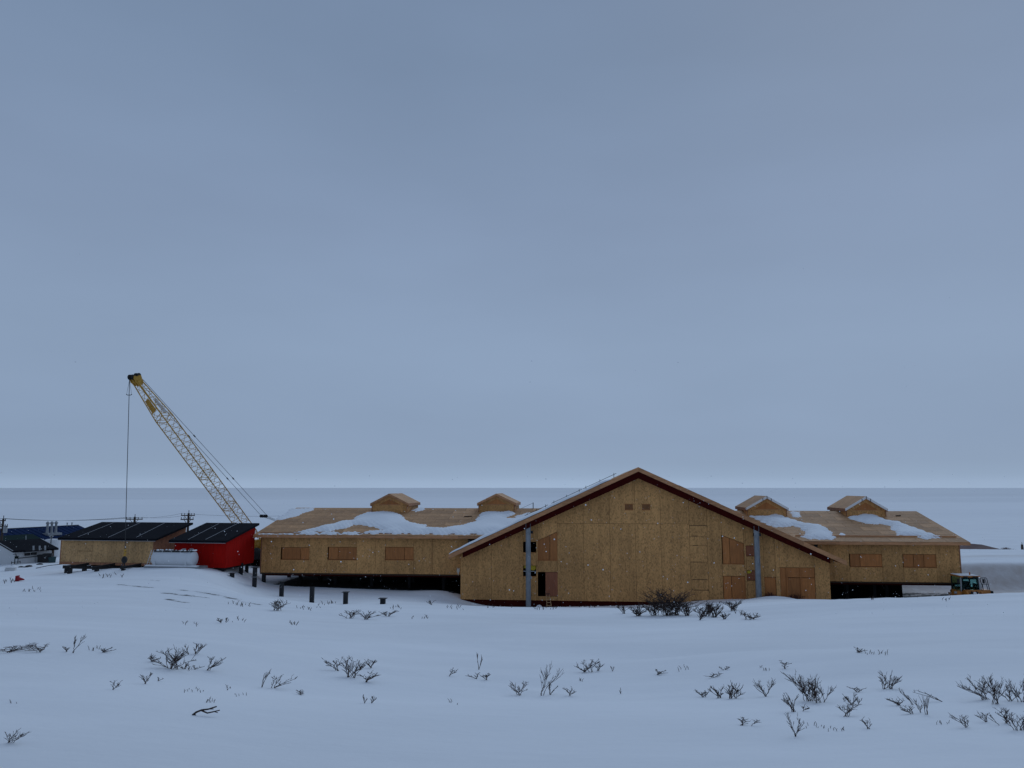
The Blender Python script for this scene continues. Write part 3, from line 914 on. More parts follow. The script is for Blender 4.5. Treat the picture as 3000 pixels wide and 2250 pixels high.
# small louvre by the right wing eave
r = rect_px(2385, 2395, 1595.6, 1604.6, WO)
MB().box(r[0], r[1], WO - .06, WO + .01, r[2], r[3]).build('louvre', M['black_steel'], BR)
# added near-black sheets that darken the void under the wings; piles
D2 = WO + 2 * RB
MB().box(B.hit(830, 1680, WO)[0] + 3, CL, D2 - 1.5, D2 - 1.4, -3, lw_zb - .16).build('void_backing', M['void_black'], BR)
MB().box(CR_, B.hit(2815, 1700, WO)[0] - 2.7, WO + 6.5, WO + 6.6, -3, rw_zb - .16).build('void_backing', M['void_black'], BR)
MB().box(CL + .02, CL + .1, .5, D2, -3, ZB - .16).build('void_backing', M['void_black'], BR)
MB().box(CR_ - .1, CR_ - .02, .5, D2, -3, ZB - .16).build('void_backing', M['void_black'], BR)
def hpile(parent, s, o_, zt, zb, name='pile'):
    m = MB(); a = .15
    m.box(s - a, s + a, o_ - .012 - a, o_ + .012 - a, zb, zt); m.box(s - a, s + a, o_ - .012 + a, o_ + .012 + a, zb, zt)
    m.box(s - a, s - a + .02, o_ - a + .013, o_ + a - .013, zb, zt); m.box(s + a - .02, s + a, o_ - a + .013, o_ + a - .013, zb, zt)
    return m.build(name, M['black_steel'], parent)
for px, o_ in ((773, WO + .35), (880, WO + 3.5), (985, WO + 3.5), (1090, WO + 3.5), (1200, WO + 3.5), (1300, WO + 3.5)):
    hpile(BR, B.hit(px, 1690, o_)[0], o_, lw_zb - .15, -2)
for k in range(6):
    hpile(BR, B.hit(773, 1690, WO + .35)[0] + 3.4 * k, WO + 7, lw_zb - .15, -2)
for px in (2480, 2560):
    hpile(BR, B.hit(px, 1715, WO + 5)[0], WO + 5, rw_zb - .15, -2)
hpile(BR, B.hit(2800, 1715, WO + .6)[0], WO + .6, rw_zb - .15, -2)
for k in range(1, 4):
    hpile(BR, B.hit(2795, 1715, WO + .5)[0] - 4 * k, WO + 6, rw_zb - .15, -2)

# ------------------------------------------------------------------ roof cupolas
def cupola(wg, pl, pr, papex, py_apex, py_eave, py_base, mat_trim, depth=5.4):
    rz, zr = wg[2], None
    pm = (pl + pr) / 2
    best = min(np.arange(EO + 2, WO + RB, .02), key=lambda o_: abs(B.hit(pm, py_base, o_)[1] - rz(o_)))
    of = float(best)
    so = of - .3
    sl, sr = B.hit(pl + 2, py_base, of)[0], B.hit(pr - 2, py_base, of)[0]
    ca = B.hit(papex, py_apex, so); el = B.hit(pl - 1, py_eave, so); er = B.hit(pr + 1, py_eave, so)
    ze = (el[1] + er[1]) / 2; sa = (sl + sr) / 2
    body_top = lambda s: ca[1] - .16 - (ca[1] - ze) * abs(s - sa) / (er[0] - sa)
    m = MB()
    zlow = min(rz(of), rz(of + depth)) - .6
    m.prism([(sl, zlow), (sr, zlow), (sr, body_top(sr)), (sa, body_top(sa)), (sl, body_top(sl))], of, of + depth)
    body = m.build('cupola', M['osb'], BR)
    # vent triangle
    vw, vz = (sr - sl) * .30, ze - .14
    vh = vw * (ca[1] - ze) / (er[0] - sa)
    for sg in (-1, 1):
        MB().prism([(sa + sg * .006, vz), (sa + sg * vw, vz), (sa + sg * .006, vz + vh)], of - .02, of + .0).build('vent_board', M['ply'], body)
    MB().box(sa - vw - .1, sa + vw + .1, of - .03, of - .001, vz - .06, vz - .005).build('vent_sill', M['fascia'], body)
    for x in (sl, sr - .09):
        MB().box(x, x + .09, of - .025, of - .001, rz(of) - .05, body_top(x)).build('corner_board', M['osb_side'], body)
    # roof slopes with sheets, fascia
    for sg, e in ((-1, el[0]), (1, er[0])):
        rf = MB().prism([(e, ze), (sa, ca[1]), (sa, ca[1] - .1), (e, ze - .1)], so, of + depth + .3).build('roof', M['osb_roof'], body)
    for sg, e in ((-1, el[0]), (1, er[0])):
        MB().prism([(e, ze + .005), (sa + sg * .004, ca[1] + .005), (sa + sg * .004, ca[1] - .25), (e, ze - .25)], so - .04, so - .001).build('fascia', mat_trim, body)
        MB().box(min(e, e + sg * .03), max(e, e + sg * .03), so - .03, of + depth + .3, ze - .3, ze + .003).build('eave_fascia', M['fascia'] if mat_trim is M['fascia'] else M['osb_side'], body)
        if mat_trim is not M['fascia']:
            for t in (.0, .2):
                xm = sa + (e - sa) * t; zm = ca[1] + (ze - ca[1]) * t
                MB().prism([(xm - .03, zm + .012), (xm + .03, zm + .012), (xm + .03 - .06 * sg * 0, zm - .26), (xm - .03, zm - .26)], so - .052, so - .041).build('trim_clip', M['black_steel'], body)
    return of
cupola(lw, 1086.4, 1195.6, 1140.6, 1446, 1474.5, 1502, M['fascia'])
cupola(lw, 1399.5, 1510, 1454, 1446, 1473.5, 1501, M['fascia'])
cupola(rw, 2187, 2308, 2245.5, 1453, 1487.5, 1512, M['white_trim'])
cupola(rw, 2477, 2599, 2535.5, 1453.8, 1490, 1514, M['white_trim'])

# ------------------------------------------------------------------ roof edge boards
def roof_pt(wg, px, py):
    rz, slope = wg[2], wg[3]
    n = Vector((0, -slope, 1)).normalized()
    return B.hit_plane(px, py, (0, EO, rz(EO)), n)
a, b = roof_pt(rw, 2330, 1572), roof_pt(rw, 2806, 1577)
MB().beam((a.x, a.y, rw[2](a.y) + .08), (b.x, a.y, rw[2](a.y) + .08), .05, .13).build('toe_board', M['fascia'], BR)
a, b = roof_pt(lw, 760, 1564), roof_pt(lw, 1400, 1563)
MB().beam((a.x, a.y + .25, lw[2](a.y + .25) + .05), (b.x, a.y + .25, lw[2](a.y + .25) + .05), .04, .07).build('toe_board', M['osb_side'], BR)
# bits left on the roof
for wg, px, py, L in ((lw, 1360, 1515, .8), (lw, 1298, 1483, .3), (rw, 2625, 1513, .5)):
    q = roof_pt(wg, px, py)
    MB().beam((q.x, q.y, wg[2](q.y) + .06), (q.x + L, q.y + .15, wg[2](q.y + .15) + .06), .12, .1).build('offcut', M['dark_wood'], BR)
q = B.hit(1562, 1487, WO + RB); MB().box(q[0] - .04, q[0] + .04, WO + RB - .05, WO + RB + .05, q[1] - .2, q[1] + .55).build('anchor_post', M['black_steel'], BR)
q2 = B.hit(1528, 1489, WO + RB - .5); MB().tube([(q[0], WO + RB, q[1] + .5), (q2[0], WO + RB - .5, q2[1] - .0)], .015, 4).build('guy_line', M['rope'], BR)

# ------------------------------------------------------------------ snow on the roofs
def inside_dist(P, poly):
    poly = np.array(poly); x, y = P[..., 0], P[..., 1]
    ins = np.zeros(x.shape, bool); d = np.full(x.shape, 1e9)
    for (x0, y0), (x1, y1) in zip(poly, np.roll(poly, -1, 0)):
        c = ((y0 > y) != (y1 > y)) & (x < (x1 - x0) * (y - y0) / (y1 - y0 + 1e-12) + x0)
        ins ^= c
        L2 = (x1 - x0) ** 2 + (y1 - y0) ** 2 + 1e-12
        t = np.clip(((x - x0) * (x1 - x0) + (y - y0) * (y1 - y0)) / L2, 0, 1)
        d = np.minimum(d, np.hypot(x - x0 - t * (x1 - x0), y - y0 - t * (y1 - y0)))
    return np.where(ins, d, -d)
def roof_snow(wg, pxpoly, thick, width, label, cell=.09, base=0.018):
    pts = [roof_pt(wg, *p_) for p_ in pxpoly]
    poly = [(p_.x, p_.y) for p_ in pts]
    x0, x1 = min(p_[0] for p_ in poly) - .3, max(p_[0] for p_ in poly) + .3
    y0, y1 = max(min(p_[1] for p_ in poly) - .3, EO - .02), min(max(p_[1] for p_ in poly) + .3, WO + RB - .02)
    gx, gy = np.arange(x0, x1 + cell, cell), np.arange(y0, y1 + cell, cell)
    X, Y = np.meshgrid(gx, gy, indexing='ij')
    wob = .12 * np.sin(X * 2.9 + Y * 1.7) + .09 * np.sin(X * 6.1 - Y * 4.3 + 1) + .07 * np.sin(X * 11.3 + Y * 9.1) + .05 * np.sin(X * 19.7 - Y * 17.3) * np.sin(X * 1.3)
    d = inside_dist(np.stack([X, Y], -1), poly) + wob
    hgt = np.where(d > 0, thick * (1 - np.exp(-np.maximum(d, 0) / width)) * (1 + .18 * np.sin(X * 1.1 + 1) * np.sin(Y * 1.4)), np.maximum(d * .5, -.12))
    hgt = np.where(Y < EO + .25, np.minimum(hgt, .06), hgt)
    Z = wg[2](EO) + (Y - EO) * wg[3] + base + hgt
    m = MB(); ny = len(gy)
    idx = -np.ones(X.shape, int); keepv = d > -.26
    cells = keepv[:-1, :-1] & keepv[1:, :-1] & keepv[:-1, 1:] & keepv[1:, 1:]
    use = np.zeros(X.shape, bool)
    for a_, b_ in ((slice(None, -1), slice(None, -1)), (slice(1, None), slice(None, -1)), (slice(None, -1), slice(1, None)), (slice(1, None), slice(1, None))):
        use[a_, b_] |= cells
    idx[use] = np.arange(use.sum())
    W = [tuple(B.world(x, y, z)) for x, y, z in zip(X[use], Y[use], Z[use])]
    I, J = np.nonzero(cells)
    m.v = W
    m.f = [(idx[i, j], idx[i + 1, j], idx[i + 1, j + 1], idx[i, j + 1]) for i, j in zip(I, J)]
    o = m.build('roof_snow', M['snow'], None)
    o.data.polygons.foreach_set('use_smooth', [True] * len(o.data.polygons))
    tag(o, label, 'snow', 'snow drifts on the roofs', 'stuff')
    return o
zc = lambda pts, s, ox, oy: [(ox + x / s, oy + y / s) for x, y in pts]
roof_snow(lw, [(856, 1562), (907, 1553), (949, 1541), (994, 1530.5), (1035.5, 1524.5), (1050.5, 1511), (1077, 1503.6), (1089, 1505), (1122, 1499), (1158, 1503.6), (1179, 1509.5), (1191, 1524.5), (1205.7, 1533.4), (1244.5, 1539.4), (1253.4, 1549), (1286, 1550), (1322, 1545.4), (1364, 1539.4), (1392, 1528), (1405, 1512), (1400, 1506), (1445, 1500), (1477, 1501), (1509, 1500), (1507, 1507), (1494, 1513), (1484, 1521), (1510, 1520), (1518, 1511), (1545, 1505), (1575, 1512), (1480, 1566), (1400, 1567), (1300, 1567), (1123.6, 1565), (1000, 1565), (860, 1566), (890, 1561), (1060, 1561), (1123, 1556), (1092, 1545.4), (1065, 1538), (1038.5, 1539), (1008.7, 1548.4), (964, 1557)],
          .42, .7, 'long snow drift below the two cupolas on the left wing roof')
roof_snow(lw, [(809, 1523), (836, 1504), (858, 1490), (898, 1489.5), (925, 1488.5), (916, 1494.6), (895, 1503.6), (859, 1515.5), (829.5, 1523)], .14, .7, 'thin snow patch at the free upper corner of the left wing roof')
roof_snow(lw, [(1206, 1496), (1218, 1489), (1247, 1488.5), (1235.5, 1496), (1217.6, 1501)], .15, .4, 'small snow patch beside the left cupola of the left wing')
roof_snow(lw, [(754, 1567), (757, 1564), (900, 1564), (1000, 1563.5), (1060, 1563), (1060, 1567)], .07, .3, 'thin snow strip along the eave of the left wing')
roof_snow(rw, zc([(1060, 412), (1200, 425), (1350, 398), (1420, 402), (1490, 440), (1560, 460), (1680, 495), (1870, 515), (1930, 550), (1970, 600), (2040, 645), (1950, 668), (1850, 672), (1720, 660), (1660, 635), (1690, 610), (1700, 585), (1640, 545), (1560, 520), (1500, 530), (1400, 543), (1300, 515)], 3.687, 1900, 1400),
          .36, .55, 'curved snow drift below the white trimmed cupola nearest the gable')
roof_snow(rw, zc([(1540, 362), (1620, 360), (1655, 395), (1620, 430), (1560, 438), (1545, 410)], 3.687, 1900, 1400), .16, .5, 'round snow patch at the ridge between the two white trimmed cupolas')
roof_snow(rw, zc([(370, 420), (470, 395), (640, 382), (700, 405), (810, 460), (940, 475), (1000, 505), (1110, 540), (1200, 580), (1330, 618), (1300, 640), (1150, 640), (1100, 612), (880, 607), (870, 560), (820, 525), (780, 500), (700, 488), (560, 478), (480, 455)], 3.568, 2380, 1400),
          .36, .55, 'long snow drift trailing from the rightmost cupola to the eave')
roof_snow(rw, zc([(2075, 598), (2105, 595), (2145, 618), (2120, 628), (2085, 622)], 3.687, 1900, 1400), .08, .3, 'tiny snow patch on the right wing roof between the drifts')

# deep snow on the left slope of the central gable
m = MB()
gs = np.linspace(0.0, 0.86, 110); go = np.concatenate([[RO + .005], np.linspace(RO + .10, BACK - 2, 60)])
tt = (PEAK[1] - L_end[1]) / (PEAK[0] - L_end[0])
for t in gs:
    for o_ in go:
        s = L_end[0] + .03 + t * (PEAK[0] - L_end[0])
        edge = min(1, (o_ - RO) / .18) ** .5 * min(1, t / .05 + .08) ** .5 * min(1, max(0, (.86 - t) / .05)) ** .5
        th = (.24 + .05 * math.sin(s * 1.7) + .03 * math.sin(s * 4.1 + o_)) * edge * (1 - .35 * max(0, t - .45))
        m.v.append(tuple(B.world(s, o_, roofz(s) + .012 + max(th, .0))))
n2 = len(go)
for i in range(len(gs) - 1):
    for j in range(n2 - 1):
        m.f.append((i * n2 + j, (i + 1) * n2 + j, (i + 1) * n2 + j + 1, i * n2 + j + 1))
o = m.build('roof_snow', M['snow'], None, smooth=True)
tag(o, 'deep snow sheet on the left slope of the central gable roof', 'snow', 'snow drifts on the roofs', 'stuff')
# safety boards standing on roof brackets along the slope
f = lambda t, o_, up: (L_end[0] + t * (PEAK[0] - L_end[0]), o_, L_end[1] + t * (PEAK[1] - L_end[1]) + up)
for k, (t0, t1, o_) in enumerate(((.36, .50, 8.4), (.52, .70, 8.2), (.71, .905, 8.0))):
    MB().beam(f(t0, o_, .36), f(t1, o_, .36), .2, .045, up=(0, 0, 1)).build('safety_board', M['dark_wood'], BR)
    for t in np.linspace(t0 + .015, t1 - .015, 3):
        MB().beam(f(t, o_, 0.0), f(t, o_, .52), .05, .05, up=(1, 0, 0)).build('roof_bracket', M['black_steel'], BR)

# torn wrap hanging by the corner of the gable wall
m = MB(); q0 = B.hit(1339, 1662, WO - .05)
m.prism([(q0[0], q0[1]), (q0[0] + .1, q0[1] - .16), (q0[0] + .24, q0[1] - .02), (q0[0] + .26, q0[1] - .35), (q0[0] + .16, q0[1] - .55), (q0[0] + .14, q0[1] - .8), (q0[0] + .08, q0[1] - .6), (q0[0] - .02, q0[1] - .4)], WO - .06, WO - .045)
m.build('torn_wrap', M['plastic_white'], BR)

# ------------------------------------------------------------------ stepladder by the open door
def stepladder():
    top, foot = B.hit(1605, 1741, -.55), B.hit(1609, 1779, -1.0)
    w0, w1 = .13, .22
    g = empty('stepladder', B.world(foot[0], -1.0, foot[1]), -TH, 'small wooden stepladder leaning below the open door', 'ladder')
    hgt = top[1] - foot[1]; run = top[0] - foot[0]
    for sg in (-1, 1):
        MB().beam((sg * w1, 0, -.15), (run + sg * w0, .45, hgt), .07, .03, up=(1, 0, 0)).build('rail', M['wood_ladder'], g)
        MB().beam((sg * w1, .75, -.15), (run + sg * w0, .47, hgt), .05, .025, up=(1, 0, 0)).build('rear_rail', M['wood_ladder'], g)
    for k in range(4):
        t = .14 + .22 * k
        w = w1 + (w0 - w1) * t
        MB().box(run * t - w, run * t + w, .45 * t - .05, .45 * t + .06, hgt * t - .015, hgt * t + .02).build('step', M['wood_ladder'], g)
    MB().box(run - .17, run + .17, .38, .58, hgt, hgt + .05).build('top_cap', M['black_steel'], g)
stepladder()

# ------------------------------------------------------------------ loose steel piles
def pile(px, pyt, pyb, Y, label, cap=False, collar=None, w=.155):
    top, foot = at(px, pyt, Y), at(px, pyb, Y)
    h = top.z - foot.z
    g = empty('steel_pile', foot, -TH, label, 'pile', 'loose black steel piles standing in the snow')
    m = MB()
    for sg in (-1, 1):
        m.box(-w, w, sg * (w - .01) - .011, sg * (w - .01) + .011, -1.0, h)
    m.box(-w, -w + .018, -w + .03, w - .03, -1.0, h); m.box(w - .018, w, -w + .03, w - .03, -1.0, h)
    m.build('shaft', M['black_steel'], g)
    if cap: MB().box(-w * 1.75, w * 1.75, -w * 1.6, w * 1.6, h, h + .03).build('cap_plate', M['black_steel'], g)
    if collar: MB().box(-w * 1.9, w * 1.9, -w * 1.7, w * 1.7, h * collar, h * collar + .03).build('collar', M['grey_metal'], g)
pile(600.5, 1658.6, 1669, 75, 'shortest black steel pile by the white tank and red shed')
pile(706, 1649.5, 1675, 76.5, 'black steel pile against the right corner of the red shed')
pile(678.5, 1679.5, 1718, 73, 'capped black steel pile in the snow below the red shed', cap=True)
pile(744.5, 1662.5, 1732, 73, 'tallest black steel pile, with a collar, beside the wing corner', cap=True, collar=.6)
pile(824.5, 1704.5, 1743.5, 70.5, 'black steel pile in front of the first boarded window of the left wing', cap=True)
pile(913, 1719, 1773, 66, 'black steel pile below the gap between the first two boarded windows')
pile(1012, 1735, 1775, 62.5, 'capped black steel pile below the second boarded window', cap=True)
pile(1121.5, 1753.5, 1771, 59.5, 'low capped black pile stub nearest to the central gable', cap=True, w=.17)

# ------------------------------------------------------------------ the two sheds
THS = math.radians(9.5)
q = at(312, 1600, 75.5)
S = Frame(q.x, q.y, THS)
def shed(name, label, px0, px1, py_b, py_t, eave, back, depth, wmat, smat, seams_px, pan, door=None):
    """eave = (pxL, pxR, py) at the front roof edge; back = py of the rear roof edge at px"""
    s0, s1 = S.hit(px0, (py_b + py_t) / 2)[0], S.hit(px1, (py_b + py_t) / 2)[0]
    sm = (px0 + px1) / 2
    zb, zt = S.hit(sm, py_b)[1], S.hit(sm, py_t)[1]
    p_ = S.world((s0 + s1) / 2, 0, 0)
    g = Frame(p_.x, p_.y, THS, zb).root(name, label, 'shed')
    w = (s1 - s0) / 2
    hf = zt - zb
    ov = .45
    e0, e1 = S.hit(eave[0], eave[2], -ov), S.hit(eave[1], eave[2], -ov)
    ze = (e0[1] + e1[1]) / 2 - zb
    zk = S.hit(back[0], back[1], depth + ov)[1] - zb
    x0, x1 = e0[0] - (s0 + s1) / 2, e1[0] - (s0 + s1) / 2
    rz = lambda y: ze + (y + ov) / (depth + 2 * ov) * (zk - ze)
    th = .2
    m = MB()
    m.box(-w, w, depth - .1, depth, 0, rz(depth) - th)
    m.prismx([(.02, 0), (depth - .1, 0), (depth - .1, rz(depth) - th - .01), (.02, rz(.02) - th - .01)], -w, -w + .1)
    wl_ = m.build('wall', wmat, g)
    # front panels
    xs = [-w + .1] + [S.hit(v, (py_b + py_t) / 2)[0] - (s0 + s1) / 2 for v in pan] + [w - .06]
    for k, (a, b) in enumerate(zip(xs[:-1], xs[1:])):
        tops = rz(0) - th - .02
        if door == k:
            MB().box(a + .008, b - .008, 0, .08, .26, hf * .53).build('door_board', wmat, wl_)
            MB().box(a + .008, b - .008, 0, .08, hf * .53 + .03, tops).build('panel', wmat, wl_)
        else:
            MB().box(a + .006, b - .006, 0, .08, .26, tops).build('panel', wmat, wl_)
    if wmat is M['osb_grey']:
        MB().box(-w, w, -.02, .08, 0, .25).build('sill_board', M['osb_side'], wl_)
        MB().box(-w, -w + .1, -.012, .09, .26, rz(0) - th - .02).build('corner_board', M['osb_side'], wl_)
    else:
        MB().box(-w, w, -.006, .08, -.12, .25).build('sill_board', wmat, wl_)
        MB().box(-w, -w + .09, -.01, .08, .26, rz(0) - th - .02).build('corner_board', wmat, wl_)
    # right side panels
    n = 4
    for k in range(n):
        a, b = .09 + (depth - .2) * k / n, .09 + (depth - .2) * (k + 1) / n
        lo = 0 if wmat is M['osb_grey'] else -.12
        MB().prismx([(a + .006, lo), (b - .006, lo), (b - .006, rz(b) - th - .02), (a + .006, rz(a) - th - .02)], w - .08, w).build('panel', smat, wl_)
    MB().box(w - .055, w + .012, -.012, .085, .26, rz(0) - th - .02).build('corner_board', smat, wl_)
    rf = MB().prismx([(-ov, ze), (depth + ov, zk), (depth + ov, zk - th), (-ov, ze - th)], x0, x1).build('roof', M['black_roof'], g)
    for pa, pb in seams_px:
        nrm = Vector((0, -(zk - ze) / (depth + 2 * ov), 1)).normalized()
        fr = Frame(p_.x, p_.y, THS, zb)
        a, b = fr.hit_plane(*pa, (0, -ov, ze), nrm), fr.hit_plane(*pb, (0, -ov, ze), nrm)
        MB().beam(a + Vector((0, 0, .006)), b + Vector((0, 0, .006)), .05, .012).build('roof_seam', M['seam'], rf)
    MB().box(x0 + .05, x1 - .05, -ov + .01, -ov + .04, ze - th - .04, ze - th).build('drip_edge', M['seam'], rf)
    # steel skid
    sk = MB()
    for y in (.3, depth - .4):
        sk.box(-w + .15, w - .15, y, y + .2, -.42, -.125)
    for x in np.linspace(-w + .4, w - .6, 5):
        sk.box(x, x + .2, .51, depth - .41, -.35, -.125)
    sk.build('skid', M['black_steel'], g)
    for x in np.linspace(-w + .5, w - .5, 4):
        for y in (.4, depth - .4):
            MB().box(x - .13, x + .13, y - .13, y + .13, -2.2, -.43).build('post', M['black_steel'], g)
    return g
zo = lambda x, y: (x / 2.37, 1050 + y / 2.37)
z3 = lambda x, y: (350 + x / 4.424, 1480 + y / 4.424)
shed('strand_board_shed', 'bare strand board shed with black sloping roof, behind the crane hook', 176, 449, 1656, 1581, (169, 456, 1577), (550, 1531), 5.2,
     M['osb_grey'], M['osb_side'], [(zo(540, 1240), zo(790, 1140)), (zo(750, 1243), zo(975, 1140)), (zo(945, 1243), zo(1145, 1142))],
     [227, 270.5, 315, 363, 405], door=1)
shed('red_shed', 'red painted shed with black sloping roof, left of the big building', 510.5, 661.5, 1659, 1588, (494, 662, 1583.5), (746, 1532.4), 5.4,
     M['red_paint'], M['red_paint'], [(z3(890, 445), z3(1290, 237)), (z3(1115, 445), z3(1530, 237))], [548, 586, 624])

# ------------------------------------------------------------------ white fuel tank on a skid
def fuel_tank():
    Y = 72.6
    c = at(512, 1637, Y); thx = THS
    g = empty('fuel_tank', (c.x, c.y, at(512, 1661, Y).z), -thx, 'white cylindrical fuel tank on a snowy skid between the sheds', 'tank')
    R = .66; L2 = 1.95; zc_ = c.z - at(512, 1661, Y).z + .02
    m = MB()
    prof = [(-L2 - .22, .02), (-L2 - .2, .25), (-L2 - .13, .45), (-L2 - .05, .6), (-L2, R), (L2, R), (L2 + .05, .6), (L2 + .12, .45), (L2 + .18, .25), (L2 + .2, .02)]
    m.lathe(prof, (0, 0, zc_), (1, 0, 0), 40).build('tank_shell', M['tank_white'], g, smooth=True)
    for x in (-L2 + .35, L2 - .45):
        m = MB(); m.box(x - .05, x + .05, -.5, .5, .1, zc_ - .3); m.box(x - .05, x + .05, -R - .03, -R + .2, .1, zc_ - .15)
        m.build('saddle', M['tank_white'], g)
    sk = MB()
    for y in (-.7, .7): sk.box(-L2 - .6, L2 + .9, y - .08, y + .08, -.08, .1)
    for x in np.linspace(-L2 - .5, L2 + .8, 6): sk.box(x - .06, x + .06, -.61, .61, -.06, .08)
    sk.build('skid', M['grey_metal'], g)
    cw = MB(); cw.box(-L2 - .1, L2 - .1, -.36, .36, zc_ + R + .02, zc_ + R + .07)
    cw.build('catwalk', M['black_steel'], g)
    for x in np.linspace(-L2, L2 - .3, 5):
        MB().beam((x, -.34, zc_ + R + .03), (x + .03, -.50, zc_ + R - .26), .05, .03).build('catwalk_bracket', M['tank_white'], g)
    for x, y in ((-.2 + L2 * .55, 0), (L2 * .8, .1)):
        MB().lathe([(0, .14), (.12, .14), (.13, .18), (.17, .18)], (x, y, zc_ + R + .07), (0, 0, 1), 14).build('fill_cap', M['grey_metal'], g)
    for sg in (-.2, .2):
        MB().tube([(-L2 - .75, sg, 0), (-L2 - .3, sg, zc_ + R + .1)], .025, 6).build('ladder_rail', M['tank_white'], g)
    for k in range(6):
        t = (k + .7) / 6.5
        MB().tube([(-L2 - .75 + .45 * t, -.2, (zc_ + R) * t), (-L2 - .75 + .45 * t, .2, (zc_ + R) * t)], .018, 5).build('ladder_rung', M['tank_white'], g)
    # snow on the skid and catwalk
    rnd = random.Random(5)
    m = MB()
    for k in range(26):
        x = rnd.uniform(-L2 + .2, L2 + .2); r_ = rnd.uniform(.05, .13)
        m.lathe([(0, r_), (r_ * .4, r_ * .9), (r_ * .75, r_ * .5), (r_ * .85, .01)], (x, rnd.uniform(-.3, .3), zc_ + R + .065), (0, 0, 1), 8)
    tag(m.build('snow_lumps', M['snow'], g), kind='stuff')
    MB().box(-L2 - .55, L2 + .7, -.78, -.2, .1, .2).build('skid_snow', M['snow'], g, bevel=.04)
    for x in (-1.9, -.9, -.1, .8, 1.8):
        MB().box(x - .13, x + .13, -.68, -.42, -1.0, -.081).build('post', M['black_steel'], g)
        MB().box(x - .13, x + .13, .42, .68, -1.0, -.081).build('post', M['black_steel'], g)
fuel_tank()

# ------------------------------------------------------------------ steel beams on stub posts before the shed
def stub_beam(pxa, pya, pxb, pyb, posts, label):
    Ya, Yb = 70.6, 74.2
    a, b = at(pxa, pya, Ya), at(pxb, pyb, Yb)
    g = empty('steel_beam', (a.x, a.y, Hs(a.x, a.y)), 0, label, 'beam', 'black steel beams on posts before the shed')
    o0 = Vector(g.location)
    z_ = (a.z + b.z) / 2
    a2, b2 = Vector((a.x, a.y, a.z)) - o0, Vector((b.x, b.y, b.z)) - o0
    d = (b2 - a2)
    m = MB(); m.beam(a2, b2, .16, .025); m.beam(a2 - Vector((0, 0, .2)), b2 - Vector((0, 0, .2)), .16, .025)
    m.beam(a2 - Vector((0, 0, .1)), b2 - Vector((0, 0, .1)), .02, .17)
    m.build('beam', M['black_steel'], g)
    for t in posts:
        p_ = a2 + d * t
        MB().box(p_.x - .15, p_.x + .15, p_.y - .15, p_.y + .15, p_.z - 2.3, p_.z - .24).build('post', M['black_steel'], g)
zb4 = lambda x, y: (180 + x / 7.373, 1620 + y / 7.373)
for (a, b, lab) in ((zb4(110, 292), zb4(600, 212), 'leftmost sloping black steel beam on posts before the bare shed'),
                    (zb4(690, 300), zb4(1160, 220), 'middle sloping black steel beam on posts before the bare shed'),
                    (zb4(1270, 300), zb4(1725, 226), 'rightmost sloping black steel beam on posts, under the crane hook')):
    stub_beam(*a, *b, (.16, .8), lab)

